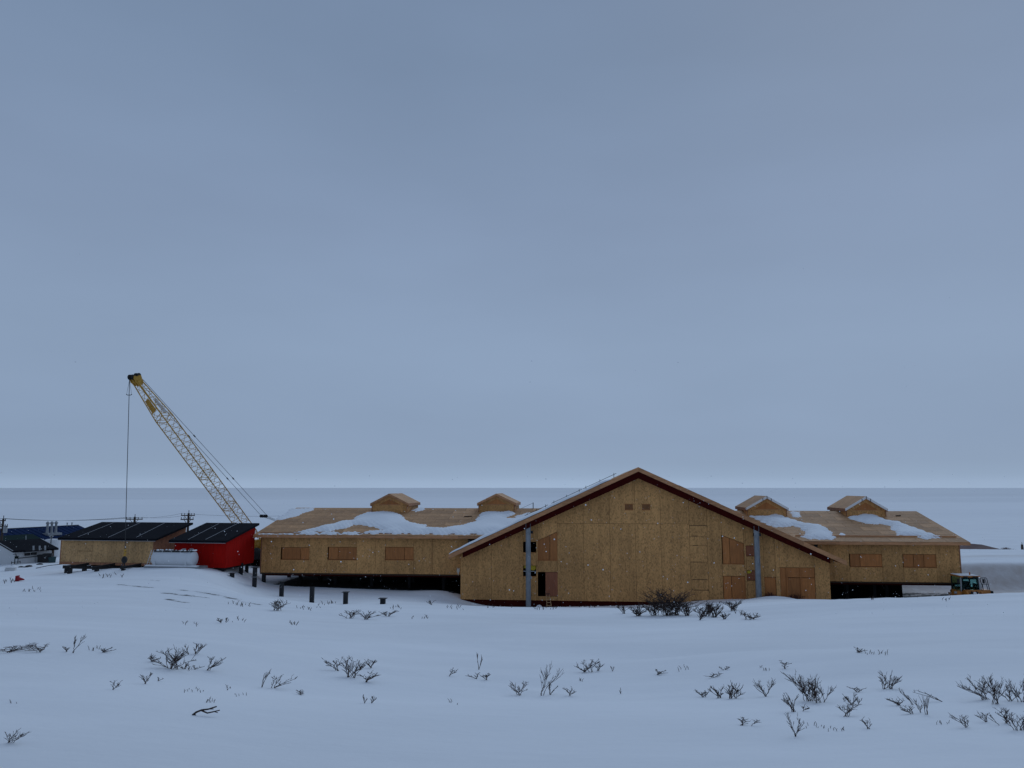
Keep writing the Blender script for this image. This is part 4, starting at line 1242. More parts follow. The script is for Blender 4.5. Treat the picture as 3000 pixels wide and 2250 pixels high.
# ------------------------------------------------------------------ crawler crane
def crane():
    tip, foot = at(399, 1114, 71.8), at(768, 1613, 91.5)
    gz = Hs(foot.x, foot.y)
    dirh = Vector((tip.x - foot.x, tip.y - foot.y, 0)); 
    yaw = math.atan2(dirh.y, dirh.x)
    g = empty('crawler_crane', (foot.x, foot.y, gz), 0, 'yellow lattice boom crawler crane behind the left wing and red shed', 'crane')
    O = Vector(g.location)
    F0, T0 = foot - O, tip - O
    ax = (T0 - F0).normalized(); Lb = (T0 - F0).length
    side = Vector((-math.sin(yaw), math.cos(yaw), 0)); up = side.cross(ax).normalized()
    if up.z < 0: up = -up
    W, WS = 1.02, 1.28
    def half(t):           # half width along the boom
        d = t * Lb
        if d < 3.2: return (WS / 2) * (.38 + .62 * d / 3.2), (W / 2) * (.10 + .90 * d / 3.2)
        if d > Lb - 5.0: 
            k = (Lb - d) / 5.0
            return (WS / 2) * (.52 + .48 * k), (W / 2) * (.40 + .60 * k)
        return WS / 2, W / 2
    def corner(t, i):
        hs, hu = half(t)
        sx_, su = ((-1, -1), (1, -1), (1, 1), (-1, 1))[i]
        return F0 + ax * (t * Lb) + side * (sx_ * hs) + up * (su * hu)
    spine = MB().tube([F0 + ax * .05 - side * .3, F0 + ax * .05 + side * .3], .12, 10).build('boom', M['yellow'], g)
    ts = [0, 3.2 / Lb, 8.2 / Lb, 13.4 / Lb, (Lb - 5) / Lb, 1]
    for i in range(4):
        for a, b in zip(ts[:-1], ts[1:]):
            MB().tube([corner(a, i), corner(b, i)], .05, 6).build('chord', M['yellow'], spine)
    # lacing: one shared bar mesh
    bar = MB().tube([(0, 0, 0), (0, 0, 1)], 1.0, 5)
    proto = None
    nb = 50
    def lace(p0, p1, r_=.021):
        nonlocal proto
        if proto is None:
            proto = bar.build('lacing_bar', M['yellow'], spine); o = proto
        else:
            o = bpy.data.objects.new('lacing_bar', proto.data); COL.objects.link(o); o.parent = spine
        d = p1 - p0
        o.matrix_basis = Matrix.Translation(p0) @ d.to_track_quat('Z', 'Y').to_matrix().to_4x4() @ Matrix.Diagonal((r_, r_, d.length, 1))
    for i in range(4):
        j = (i + 1) % 4
        for k in range(nb):
            t0, t1 = .012 + .976 * k / nb, .012 + .976 * (k + 1) / nb
            lace(corner(t0, i if (k % 2) else j), corner(t1, j if (k % 2) else i))
    for t in ts[1:-1]:
        for dt in (-.006, .006):
            for i in range(4): lace(corner(t + dt, i), corner(t + dt, (i + 1) % 4), .028)
    # boom name boards
    for i, (mt, ta, tb, f0, f1) in enumerate(((M['yellow'], .845, .905, .15, .85), (M['tank_white'], .825, .895, .35, .75))):
        ia, ib = ((0, 3), (3, 2))[i]
        P = [corner(ta, ia).lerp(corner(ta, ib), f0), corner(ta, ia).lerp(corner(ta, ib), f1), corner(tb, ia).lerp(corner(tb, ib), f1), corner(tb, ia).lerp(corner(tb, ib), f0)]
        nrm = (P[1] - P[0]).cross(P[3] - P[0]).normalized() * .012
        m = MB(); m.add([v + nrm for v in P] + [v - nrm for v in P], [(0, 1, 2, 3), (7, 6, 5, 4), (0, 4, 5, 1), (1, 5, 6, 2), (2, 6, 7, 3), (3, 7, 4, 0)])
        m.build('boom_board', mt, spine)
    # boom head: cheek plates and sheaves
    H0 = T0
    sh1, sh2 = at(384.5, 1105, 71.2) - O, at(402.5, 1100.5, 71.7) - O
    hd = MB()
    h_ax = dirh.normalized()
    vz = Vector((0, 0, 1))
    for sg in (-.30, 0, .30):
        pl = [H0 - ax * .55 - up * .30, H0 - ax * .55 + up * .25, sh2 + vz * .05 - h_ax * .1, sh2 + h_ax * .15, sh1.lerp(sh2, .5) - vz * .02, sh1 + vz * .12, sh1 - vz * .16, H0 - up * .35]
        n = len(pl); c0, c1 = side * (sg - .035), side * (sg + .035)
        hd.add([v + c0 for v in pl] + [v + c1 for v in pl], [tuple(range(n)), tuple(range(2 * n - 1, n - 1, -1))] + [(i, i + n, (i + 1) % n + n, (i + 1) % n) for i in range(n)])
    hd.tube([H0 - up * .2 - side * .45, H0 - up * .2 + side * .45], .12, 8); hd.tube([H0 + up * .2 - ax * .3 - side * .42, H0 + up * .2 - ax * .3 + side * .42], .1, 8)
    head = hd.build('boom_head', M['yellow'], g)
    
    for c in (sh1, sh2):
        for sg in (-.16, .16):
            MB().lathe([(-.06, .22), (-.05, .25), (-.02, .19), (.02, .19), (.05, .25), (.06, .22)], c + side * sg, side, 20).build('sheave', M['black_steel'], head)
    # load line with a weight ring, hook block
    hook = at(364.5, 1640, 70.2) - O
    l0 = at(379.5, 1109, 71.1) - O
    tri = l0.lerp(hook, .095)
    MB().tube([l0, hook + vz * .9], .028, 6).build('load_line', M['rope'], g)
    for sg in (-1, 1): MB().tube([l0 + h_ax * .02 * sg, tri + Vector((sg * .24, 0, 0))], .012, 4).build('limit_line', M['rope'], g)
    MB().tube([tri + Vector((-.26, 0, .08)), tri + Vector((-.14, 0, 0)), tri + Vector((.14, 0, 0)), tri + Vector((.26, 0, .08))], .035, 6).build('limit_weight', M['rope'], g)
    hb = MB().lathe([(-.3, .08), (-.2, .20), (0, .26), (.2, .20), (.3, .08)], hook, (0, 0, 1), 16).build('hook_ball', M['black_steel'], g)
    m = MB()
    for k, dz in enumerate((.42, .62, .82)): m.lathe([(-.09, .05), (-.05, .12), (.05, .12), (.09, .05)], hook + Vector((.03 * (k % 2), 0, dz)), (0, 0, 1), 10)
    m.build('swivel', M['yellow'], hb)
    pts = [hook + Vector((.20 * math.sin(a_) * (1 if a_ > 0 else 1), 0, -.52 - .20 * math.cos(a_))) for a_ in np.linspace(-2.6, 1.7, 12)]
    MB().tube([hook + Vector((0, 0, -.28)), hook + Vector((0, 0, -.34))] + pts[::-1][2:], .05, 6).build('hook', M['black_steel'], hb)
    # pendants, bridle, gantry ropes
    br = at(772.5, 1512, 93.5) - O
    gant = F0 - h_ax * 5.6 + vz * 2.6
    for sg in (-1, 1):
        top = sh2 + side * sg * .3 - ax * .5
        en = br + side * sg * .42 + Vector((sg * .0, 0, .1))
        MB().tube([top, en], .022, 5).build('pendant', M['rope'], g)
        for t in (.36, .68):
            p_ = top.lerp(en, t); MB().tube([p_ - (en - top).normalized() * .16, p_ + (en - top).normalized() * .16], .06, 6).build('pendant_socket', M['black_steel'], g)
    bmm = MB(); bmm.beam(br - side * .52, br + side * .52, .28, .26); bm_o = bmm.build('bridle', M['black_steel'], g, bevel=.05)
    for k in range(4):
        p_ = br + side * (-.36 + .24 * k)
        MB().lathe([(-.04, .19), (.04, .19)], p_ - side * .0, side, 14).build('bridle_sheave', M['black_steel'], bm_o)
    for k in range(6):
        MB().tube([br + side * (-.45 + .18 * k), gant + side * (-.45 + .18 * k)], .011, 4).build('boom_hoist_rope', M['rope'], g)
    # upper works (mostly behind the wing)
    zup = F0.z - .55
    def obox(a0, a1, s0, s1, z0, z1):
        m = MB(); P = []
        for a_ in (a0, a1):
            for s_ in (s0, s1):
                for z_ in (z0, z1): P.append(Vector((F0.x, F0.y, 0)) + h_ax * a_ + side * s_ + vz * z_)
        return m.add(P, [(0, 1, 3, 2), (4, 6, 7, 5), (0, 4, 5, 1), (2, 3, 7, 6), (0, 2, 6, 4), (1, 5, 7, 3)])
    obox(-5.2, .3, -1.3, 1.3, zup - .35, zup).build('deck', M['black_steel'], g, bevel=.03)
    obox(-4.6, -1.0, -1.25, 1.25, zup + .01, zup + 1.9).build('engine_house', M['yellow'], g, bevel=.06)
    obox(-6.1, -4.7, -1.45, 1.45, zup - .5, zup + 1.1).build('counterweight', M['black_steel'], g, bevel=.1)
    cab_ = obox(-.9, .7, -1.55, -.55, zup + .01, zup + 1.75).build('cab', M['yellow'], g, bevel=.05)
    obox(.70, .72, -1.45, -.65, zup + .5, zup + 1.6).build('cab_window', M['glass'], cab_)
    for sg in (-1, 1):
        MB().beam(F0 - h_ax * 4.2 + side * sg * .7 - vz * .4, gant + side * sg * .5, .14, .14).build('gantry_leg', M['yellow'], g)
        MB().beam(F0 - h_ax * 1.4 + side * sg * .7 - vz * .4, gant + side * sg * .5, .12, .12).build('gantry_leg', M['yellow'], g)
    for sg in (-1.55, 1.55):
        pr = [(-2.9, .5), (-2.7, .15), (-2.3, 0), (2.3, 0), (2.7, .15), (2.9, .5), (2.7, .85), (2.3, 1.0), (-2.3, 1.0), (-2.7, .85)]
        m = MB(); n = len(pr); vs = []
        for s_ in (sg - .38, sg + .38):
            vs += [Vector((F0.x, F0.y, -.08)) + h_ax * (a_ - 2.2) + side * s_ + vz * z_ for a_, z_ in pr]
        m.add(vs, [tuple(range(n)), tuple(range(2 * n - 1, n - 1, -1))] + [(i, i + n, (i + 1) % n + n, (i + 1) % n) for i in range(n)])
        m.build('track', M['rubber'], g)
    obox(-3.6, -.8, -1.16, 1.16, .25, .95).build('car_body', M['black_steel'], g)
    # black sheet draped over the winch at the boom foot
    c = F0 + h_ax * .6 + side * 0 - vz * .3
    rnd = random.Random(8); m = MB(); nu, nv = 18, 12
    P0 = at(752, 1619, 90.3) - O
    for i in range(nv):
        v_ = i / (nv - 1)
        for k in range(nu):
            t = 2 * math.pi * k / nu
            R = .12 + .78 * math.sin(min(1, v_ * 1.25) * math.pi / 2) * (1 + .10 * math.sin(3 * t + 1) + (.12 * math.sin(5 * t) if v_ > .6 else 0))
            zf = .55 - 1.25 * v_ ** 1.2 + (.10 * math.sin(4 * t + .5) if i == nv - 1 else 0)
            m.v.append(tuple(P0 + Vector((R * math.cos(t), R * math.sin(t), zf))))
    for i in range(nv - 1):
        for k in range(nu): m.f.append((i * nu + k, i * nu + (k + 1) % nu, (i + 1) * nu + (k + 1) % nu, (i + 1) * nu + k))
    m.f.append(tuple(range(nu)))
    m.build('winch_cover', M['rubber'], g, smooth=True)
    MB().tube([P0 - vz * .1, Vector((P0.x, P0.y, zup - .35))], .3, 8).build('winch_frame', M['black_steel'], g)
crane()

# ------------------------------------------------------------------ wheel loader
def loader():
    Y = 69.5
    c = at(2843, 1737, Y)
    gz = Hs(c.x, c.y + 1)
    yaw = math.radians(-2)
    g = empty('wheel_loader', (c.x, c.y, gz), yaw, 'yellow wheel loader half hidden by the snow ridge at the right wing', 'loader')
    # local: -y is forward (towards the camera)
    top = at(2843, 1687, Y).z - gz
    zc0, zc1 = 2.0, top                        # cab floor and roof
    Yl = M['loader_yellow']
    # cab: posts, roof, glass
    w = .86
    cab = MB().box(-w, w, -.1, 1.5, zc0, zc0 + .35).build('cab', Yl, g, bevel=.03)
    for sx_, sy in ((-1, -.08), (1, -.08), (-1, 1.45), (1, 1.45)):
        MB().beam((sx_ * (w - .05), sy, zc0 + .3), (sx_ * (w - .10), sy + .06, zc1 - .1), .09, .09, up=(0, 1, 0)).build('cab_post', M['black_steel'] if sy > 0 else M['grey_metal'], cab)
    MB().box(-w - .02, w + .02, -.22, 1.6, zc1 - .12, zc1).build('cab_roof', Yl, cab, bevel=.04)
    MB().box(-w + .02, w - .1, -.10, 1.5, zc1 + .001, zc1 + .05).build('roof_snow_cap', M['snow'], cab, bevel=.02)
    MB().box(-w + .12, w - .12, -.075, -.06, zc0 + .36, zc1 - .13).build('windscreen', M['glass'], cab)
    MB().box(-w + .12, w - .12, 1.46, 1.475, zc0 + .36, zc1 - .13).build('rear_window', M['glass'], cab)
    for sg in (-1, 1):
        MB().box(sg * (w - .05) - .008, sg * (w - .05) + .008, .03, 1.4, zc0 + .36, zc1 - .13).build('side_window', M['glass'], cab)
    m = MB(); m.box(-w + .1, w - .1, -.06, -.02, zc1 - .3, zc1 - .12); m.box(-w + .1, -w + .3, -.058, -.02, zc0 + .36, zc1 - .3); m.box(w - .3, w - .1, -.058, -.02, zc0 + .36, zc1 - .3)
    m.build('window_surround', M['black_steel'], cab)
    s_ = MB(); s_.box(-.28, .28, .55, .75, zc0 + .2, zc0 + 1.12); s_.box(-.3, .3, .1, .55, zc0 + .2, zc0 + .4)
    s_.build('seat', M['seat'], cab, bevel=.06)
    MB().tube([(0, .0, zc0 + .35), (0, .16, zc0 + .8)], .03, 6).build('steering_column', M['black_steel'], cab)
    MB().lathe([(-.015, .2), (.015, .2)], (0, .17, zc0 + .82), (0, .4, 1), 16).build('steering_wheel', M['black_steel'], cab)
    MB().lathe([(0, .05), (.05, .06), (.2, .055), (.24, .02)], (.22, .3, zc1 + .04), (0, 0, 1), 12).build('beacon', M['amber'], cab)
    for x in (-.55, -.35, .25, .5):
        MB().box(x - .07, x + .07, -.32, -.23, zc1 - .13, zc1 - .02).build('work_light', M['black_steel'], cab)
    for sg in (-1, 1):
        MB().tube([(sg * w, -.05, zc1 - .25), (sg * (w + .22), -.18, zc1 - .22), (sg * (w + .22), -.18, zc1 - .6)], .02, 5).build('mirror_arm', M['black_steel'], cab)
        MB().box(sg * (w + .22) - .1, sg * (w + .22) + .1, -.24, -.2, zc1 - .62, zc1 - .25).build('mirror', M['black_steel'], cab, bevel=.015)
    MB().tube([(w + .1, -.05, zc0 + .1), (w + .14, -.1, zc0 + .8), (w + .02, -.05, zc1 - .2)], .022, 5).build('grab_rail', M['black_steel'], cab)
    MB().tube([(-w - .32, -.1, zc0), (-w - .34, -.1, zc0 + .75), (-w - .1, .1, zc0 + .8)], .022, 5).build('grab_rail', M['black_steel'], cab)
    # front frame, arms, cylinders, bucket
    MB().box(-.5, .5, -1.7, .1, .85, 1.9).build('front_frame', Yl, g, bevel=.06)
    for sg in (-1, 1):
        m = MB(); m.prismx([(-.3, 1.9), (-.1, 2.45), (-.5, 2.5), (-1.6, 1.6), (-2.6, .45), (-2.9, .3), (-2.7, .15), (-1.6, .9)], sg * .62 - .08, sg * .62 + .08)
        m.build('lift_arm', Yl, g, bevel=.02)
        MB().tube([(sg * .42, -.2, 1.1), (sg * .42, -2.0, .8)], .09, 10).build('lift_cylinder', M['black_steel'], g)
        MB().tube([(sg * .2, -.5, 2.4), (sg * .24, -.75, 2.2), (sg * .22, -1.4, 1.6)], .085, 8).build('hose_bundle', M['rubber'], g)
    MB().box(-.62, .62, -.62, -.42, 2.22, 2.5).build('tower_crossbar', Yl, g, bevel=.03)
    MB().box(-.12, .12, -1.6, -.65, 1.88, 2.2).build('tilt_lever', Yl, g, bevel=.03)
    MB().prism([(-.16, 1.9), (.12, 1.9), (.1, 2.3), (-.08, 2.38), (-.2, 2.2)], -.85, -.70).build('frame_snow', M['snow'], g, bevel=.03)
    b_ = MB(); prof = [(-3.9, .05), (-2.9, .03), (-2.65, .3), (-2.6, .8), (-2.8, 1.15), (-2.72, 1.17), (-2.5, .8), (-2.55, .25), (-2.85, -.06), (-3.9, .0)]
    b_.prismx([(y, z + .12) for y, z in prof], -1.45, 1.45)
    for sg in (-1, 1): b_.prismx([(-3.9, .17), (-2.9, .15), (-2.65, .42), (-2.6, .92), (-2.8, 1.27)], sg * 1.47 - .02, sg * 1.47 + .02)
    b_.build('bucket', M['black_steel'], g)
    # wheels
    for sx_ in (-1.05, 1.05):
        for y in (-1.1, 2.2):
            tp = MB().lathe([(-.32, .38), (-.32, .68), (-.25, .82), (-.12, .86), (.12, .86), (.25, .82), (.32, .68), (.32, .38)], (sx_, y, .84), (1, 0, 0), 28).build('wheel', M['rubber'], g, smooth=True)
            MB().lathe([(-.2, .34), (0, .30), (.2, .34)], (sx_, y, .84), (1, 0, 0), 18).build('rim', Yl, tp)
            k = MB()
            for q_ in range(18):
                a_ = 2 * math.pi * q_ / 18
                k.beam((sx_ - .28, y + .86 * math.cos(a_), .84 + .86 * math.sin(a_)), (sx_ + .28, y + .86 * math.cos(a_ + .12), .84 + .86 * math.sin(a_ + .12)), .07, .05)
            k.build('tread', M['rubber'], tp)
    # articulated rear half, swung to the right: hood, platform and handrails
    ra = math.radians(-20); cr_, sr_ = math.cos(ra), math.sin(ra)
    def R_(x, y, z):
        y0 = y - .4
        return (x * cr_ - y0 * sr_, .4 + x * sr_ + y0 * cr_, z)
    def rbox(x0, x1, y0, y1, z0, z1, n, mt, par, bv=.03):
        m = MB().box(x0, x1, y0, y1, z0, z1); m.v = [R_(*v) for v in m.v]; return m.build(n, mt, par, bevel=bv)
    rbox(-.75, .75, 1.65, 4.0, 1.2, 2.45, 'hood', Yl, g, .08)
    rbox(-.7, .7, 1.75, 3.9, 2.451, 2.54, 'hood_snow', M['snow'], g, .03)
    rbox(-.9, .9, 3.9, 4.35, .9, 2.0, 'counterweight', M['black_steel'], g, .08)
    rbox(-1.25, -.78, .9, 2.9, 1.7, 1.85, 'fender', Yl, g, .02)
    MB().box(.98, 1.78, .0, 1.3, 1.5, 2.42).build('side_tank', Yl, g, bevel=.04)
    MB().box(1.76, 1.94, -.1, .5, 1.6, 2.36).build('side_step', M['black_steel'], g, bevel=.03)
    MB().box(.72, 1.2, -.4, -.05, 1.75, 2.15).build('steering_link', Yl, g, bevel=.03)
    MB().box(-1.35, -.9, -.3, .6, 1.5, 2.35).build('side_tank', Yl, g, bevel=.05)
    MB().box(-1.62, -1.40, -.5, -.4, 2.18, 2.36).build('headlight', M['grey_metal'], g, bevel=.02)
    MB().tube([(-1.5, -.42, 2.2), (-1.25, -.25, 2.1)], .03, 5).build('headlight_arm', M['black_steel'], g)
    z0, z1 = 2.42, 3.45
    MB().tube([(1.10, .2, z1 - .55), (1.02, .2, z1 - .08), (1.10, .2, z1), (1.52, .2, z1), (1.6, .2, z1 - .08), (1.78, .2, z0), ], .028, 6).build('handrail', M['black_steel'], g)
    MB().tube([(1.10, .2, z1 - .55), (1.64, .2, z1 - .55)], .024, 6).build('handrail_bar', M['black_steel'], g)
    MB().tube([(1.46, .25, z1 - .02), (1.66, .25, z0)], .024, 6).build('handrail_bar', M['black_steel'], g)
    MB().tube([(1.2, .2, z1 - .55), (1.24, .2, z0)], .024, 6).build('handrail_bar', M['black_steel'], g)
    # white side panel behind the cab
    MB().box(.95, 1.3, .5, 1.4, 2.43, 2.9).build('tool_box', M['tank_white'], g, bevel=.04)
loader()

# ------------------------------------------------------------------ buildings on the left, behind
def far_left():
    # long blue roofed hall
    a, b = at(18, 1553.5, 122), at(229.7, 1538, 134)
    
    d = Vector((b.x - a.x, b.y - a.y, 0)).normalized(); nrm = Vector((d.y, -d.x, 0))
    a = a - d * 14
    g = empty('blue_roofed_hall', (a.x, a.y, Hs(a.x, a.y)), math.atan2(d.y, d.x), 'long hall with dark blue metal roof, behind the black roofed house', 'building')
    Lh = (Vector((b.x, b.y, 0)) - Vector((a.x, a.y, 0))).length
    zr0, zr1 = a.z - g.location.z, b.z - g.location.z
    zr = at(230, 1538, 134).z - g.location.z; ze = zr - 3.4
    rw_ = 11.0
    m = MB(); m.prismx([(-rw_, ze), (0, zr), (rw_, ze), (rw_, ze - .2), (0, zr - .25), (-rw_, ze - .2)], 0, Lh)
    rf = m.build('roof', M['blue_roof'], g)
    for k in range(int(Lh / 1.0)):
        MB().beam((k + .5, -rw_, ze + .015), (k + .5, -.05, zr + .015), .05, .05).build('roof_rib', M['blue_roof'], rf)
    MB().beam((0, 0, zr + .03), (Lh, 0, zr + .03), .3, .06).build('ridge_cap', M['grey_metal'], rf)
    MB().box(.4, Lh - .4, -rw_ + .5, rw_ - .5, -2, ze - .25).build('wall', M['white_wall'], g)
    # three roof stacks on a curb
    x0 = 14 + .37 * (Lh - 14)
    st = MB().beam((x0 - .9, -3.6, ze + (zr - ze) * .70), (x0 + 1.6, -3.6, ze + (zr - ze) * .70), 1.2, .35).build('stack_curb', M['grey_metal'], g)
    for k in range(3):
        x = x0 - .6 + .75 * k
        MB().lathe([(0, .24), (.5, .2), (1.5, .18), (1.52, .28), (1.7, .28), (1.9, .12)], (x, -3.6, ze + (zr - ze) * .70 + .1), (0, 0, 1), 10).build('stack', M['grey_metal'], g)
    for k in range(2):
        MB().lathe([(0, .08), (.5, .08), (.52, .14), (.6, .14)], (Lh - 2.6 + .9 * k, -.5, zr - .1), (0, 0, 1), 8).build('vent_pipe', M['grey_metal'], g)
    # green roofed building between
    p0 = at(8, 1600, 114)
    g2 = empty('green_roofed_house', (p0.x, p0.y, Hs(p0.x, p0.y)), -.35, 'dark green roofed house just behind the leftmost utility pole', 'building')
    zt = at(12, 1570, 114).z - g2.location.z
    MB().prism([(-6, zt - 1.8), (-.6, zt), (2.0, zt - .85), (2.0, zt - 1.0), (-.6, zt - .2), (-6, zt - 2.0)], -2, 5).build('roof', M['green_roof'], g2)
    MB().prism([(-5.6, -2), (1.8, -2), (1.8, zt - .98), (-.6, zt - .25), (-5.6, zt - 1.9)], -1.7, 4.6).build('wall', M['white_wall'], g2)
    # white house with black gable roof, its long wall running away to the right
    th_ = math.radians(-54)
    q0 = at(36, 1640, 89)
    fr = Frame(q0.x, q0.y, th_)
    gz = EYE - 10.2
    fr.zb = gz
    g3 = fr.root('black_roofed_house', 'white walled house with black roof at the left edge of the photo', 'building')
    ex = fr.hit(153, 1605, .5)[0]
    zE = fr.hit(37, 1614, 0)[1]
    dep = 9.6
    ridge_z = fr.hit(74, 1580, dep / 2)[1]
    sl = (ridge_z - zE) / (dep / 2)
    MB().prismx([(0, zE), (dep / 2, ridge_z), (dep, zE), (dep, zE - .2), (dep / 2, ridge_z - .2), (0, zE - .2)], 0, ex + .5).build('roof', M['black_roof'], g3)
    for xr in (0, ex + .5):
        MB().prismx([(0, zE + .02), (dep / 2, ridge_z + .02), (dep / 2, ridge_z - .02), (0, zE - .02)], xr - .03, xr + .03).build('rake_trim', M['seam'], g3)
    wl_ = MB().prismx([(.5, -2.5), (dep - .5, -2.5), (dep - .5, zE + sl * .5 - .22), (dep / 2, ridge_z - .25), (.5, zE + sl * .5 - .22)], .4, ex).build('wall', M['white_wall'], g3)
    for px0, px1, y0, y1, nm, mt in ((43, 52, 1630, 1650, 'door', 'dark_wood'),):
        x0, zt_ = fr.hit(px0, y0, .5); x1, zb_ = fr.hit(px1, y1, .5)
        dr = MB().box(x0, x1, .44, .495, zb_, zt_).build('door', M['green_roof'], g3)
        MB().box(x0 + .3, x1 - .3, .43, .439, zt_ - .8, zt_ - .25).build('pane', M['tank_white'], dr)
    for px, y0, y1 in ((79, 1612, 1627), (98, 1612, 1625)):
        x, zt_ = fr.hit(px, y0, .5); zb_ = fr.hit(px, y1, .5)[1]
        MB().box(x - .35, x + .35,   .15, .49, zb_ + .3, zt_ - .1).build('heater_unit', M['grey_metal'], g3)
        MB().box(x - .25, x + .25,   .18, .48, zb_, zb_ + .28).build('heater_base', M['black_steel'], g3)
    def pipe(pts, r_, nm='pipe', mt='black_steel', off=.36):
        P_ = []
        for px, py in pts:
            x, z = fr.hit(px, py, off); P_.append((x, off, z))
        MB().tube(P_, r_, 6).build(nm, M[mt], g3)
    pipe([(38, 1624), (47, 1623), (48.5, 1636), (90, 1632), (128, 1625.5)], .04)
    pipe([(73, 1615), (100, 1612), (128, 1610), (133, 1605)], .14, 'duct', off=.1)
    for px in (98, 116, 132): pipe([(px, 1612), (px, 1599)], .10, 'stack', 'grey_metal', off=-.1)
    pipe([(34, 1645), (34, 1653)], .04, 'railing_post', off=-.7); pipe([(59, 1643), (59, 1650)], .04, 'railing_post', off=-.7); pipe([(43, 1644), (43, 1652)], .04, 'railing_post', off=-.7)
    pipe([(34, 1648), (45, 1647), (59, 1645.5)], .035, 'railing', off=-.7)
    pipe([(76, 1581), (76, 1569)], .05, 'vent_pipe', 'grey_metal', off=3.0)
    # white storage tanks behind the shed
    p0 = at(151, 1621, 104)
    g4 = empty('storage_tank', (p0.x, p0.y, Hs(p0.x, p0.y) - .3), 0, 'squat white storage tank behind the bare shed and the black roofed house', 'tank')
    R = 22 * 104 / F_PX; zt = at(150, 1580, 104).z - g4.location.z
    MB().lathe([(0, R), (zt - .35, R), (zt - .05, R * .93), (zt + .05, R * .6), (zt + .1, .05)], (0, 0, 0), (0, 0, 1), 40).build('shell', M['white_wall'], g4, smooth=True)
    MB().lathe([(0, .12), (.25, .12), (.27, .25), (.42, .25)], (-.2, 0, zt + .05), (0, 0, 1), 12).build('vent', M['grey_metal'], g4)
    MB().box(R * .55, R * .75, -R * .9, -R * .72, zt - 2.4, zt - 1.2).build('hatch', M['dark_wood'], g4)
    MB().tube([(R * .42, -R - .1, -.3), (R * .46, -R - .1, zt + .5)], .05, 6).build('level_pipe', M['black_steel'], g4)
    # bins and drums along the white house
    for k, (px, py, w_, h_, mt, lab) in enumerate(((112, 1641, .45, .9, 'grey_metal', 'grey metal drum, leftmost of the containers by the white house'),
                                      (124, 1642, .55, 1.1, 'black_steel', 'black bin between the drum and the larger black bin'),
                                      (138, 1643, .62, 1.25, 'black_steel', 'largest black bin beside the white house'),
                                      (152, 1645, .5, .75, 'teal', 'dark teal bin at the end of the container row'))):
        p0 = at(px, py, 91.5)
        gz_ = Hs(p0.x, p0.y)
        w_ = w_ * .75
        g5 = empty('waste_bin' if k else 'metal_drum', (p0.x, p0.y, gz_), .2 * k, lab, 'bin' if k else 'drum', 'containers by the white house')
        hz = h_ * .75
        if k == 0:
            MB().lathe([(-.3, w_), (hz * .3, w_), (hz * .32, w_ * 1.04), (hz * .36, w_), (hz * .7, w_), (hz * .72, w_ * 1.04), (hz * .76, w_), (hz, w_)], (0, 0, 0), (0, 0, 1), 16).build('drum_body', M[mt], g5)
        else:
            MB().add([(-w_ * .85, -w_ * .85, -.3), (w_ * .85, -w_ * .85, -.3), (w_ * .85, w_ * .85, -.3), (-w_ * .85, w_ * .85, -.3), (-w_, -w_, hz), (w_, -w_, hz), (w_, w_, hz), (-w_, w_, hz)],
                     [(3, 2, 1, 0), (4, 5, 6, 7), (0, 1, 5, 4), (1, 2, 6, 5), (2, 3, 7, 6), (3, 0, 4, 7)]).build('bin_body', M[mt], g5)
            MB().box(-w_ * 1.06, w_ * 1.06, -w_ * 1.06, w_ * 1.06, hz + .001, hz + .09).build('lid', M[mt], g5, bevel=.02)
far_left()

# ------------------------------------------------------------------ utility poles and wires
def upole(px, pyt, Y, arms, label, cans=(), r=.15, rot=0.0):
    t = at(px, pyt, Y); gz = Hs(t.x, t.y)
    g = empty('utility_pole', (t.x, t.y, gz), rot, label, 'utility pole', 'utility poles behind the sheds')
    h = t.z - gz
    MB().tube([(0, 0, -1), (0, 0, h * .5), (0, 0, h)], [r * 1.25, r * 1.1, r * .85], 10).build('shaft', M['pole'], g)
    ends = []
    for (py, xl, xr) in arms:
        z = at(px, py, Y).z - gz
        l_, r_ = (xl - px) * Y / F_PX, (xr - px) * Y / F_PX
        arm = MB().beam((l_, -.2, z), (r_, -.2, z), .1, .13).build('crossarm', M['pole'], g)
        for k in range(4):
            x = l_ + (r_ - l_) * (.04, .26, .74, .96)[k]
            MB().lathe([(0, .03), (.08, .055), (.12, .055), (.15, .035), (.2, .05), (.25, .02)], (x, -.2, z + .065), (0, 0, 1), 8).build('insulator', M['black_steel'], arm)
            ends.append(Vector((t.x + x * math.cos(rot), t.y - .2 + x * math.sin(rot), gz + z + .28)))
        for sg in (l_, r_):
            MB().beam((sg * .5, -.2, z - .07), (0, -.2, z - .65), .04, .06).build('brace', M['pole'], arm)
    for x, z in cans:
        MB().lathe([(0, .2), (.05, .26), (.85, .26), (.9, .2), (.95, .1)], (x, -.1, at(px, z, Y).z - gz), (0, 0, 1), 16).build('transformer', M['grey_metal'], g)
    MB().lathe([(0, .04), (.3, .05), (.4, .02)], (.02, 0, h), (0, 0, 1), 8).build('top_pin', M['black_steel'], g)
    return ends
e1 = upole(10, 1519, 104, ((1525, -5, 20), (1542, -2, 27)), 'utility pole with transformers at the left edge', cans=((-.6, 1561), (.42, 1561)))
e2 = upole(395, 1514, 112, ((1521, 371, 420),), 'utility pole showing one crossarm above the bare shed roof', r=.17)
e3 = upole(552.8, 1503, 104, ((1510, 533, 572.6), (1521.6, 532.5, 569.5)), 'utility pole with two crossarms between the two shed roofs')
e4 = [at(900 + 6 * k, 1508 + 2 * k, 112) for k in range(4)]
wg_ = None
def wire(p0, p1, label, sag=.35, r_=.012):
    pts = []
    for k in range(17):
        t = k / 16; p_ = Vector(p0).lerp(Vector(p1), t); p_.z -= sag * 4 * t * (1 - t); pts.append(p_)
    o = MB().tube(pts, r_, 4).build('power_line', M['rope'])
    tag(o, label, 'wire', 'power lines along the utility poles')
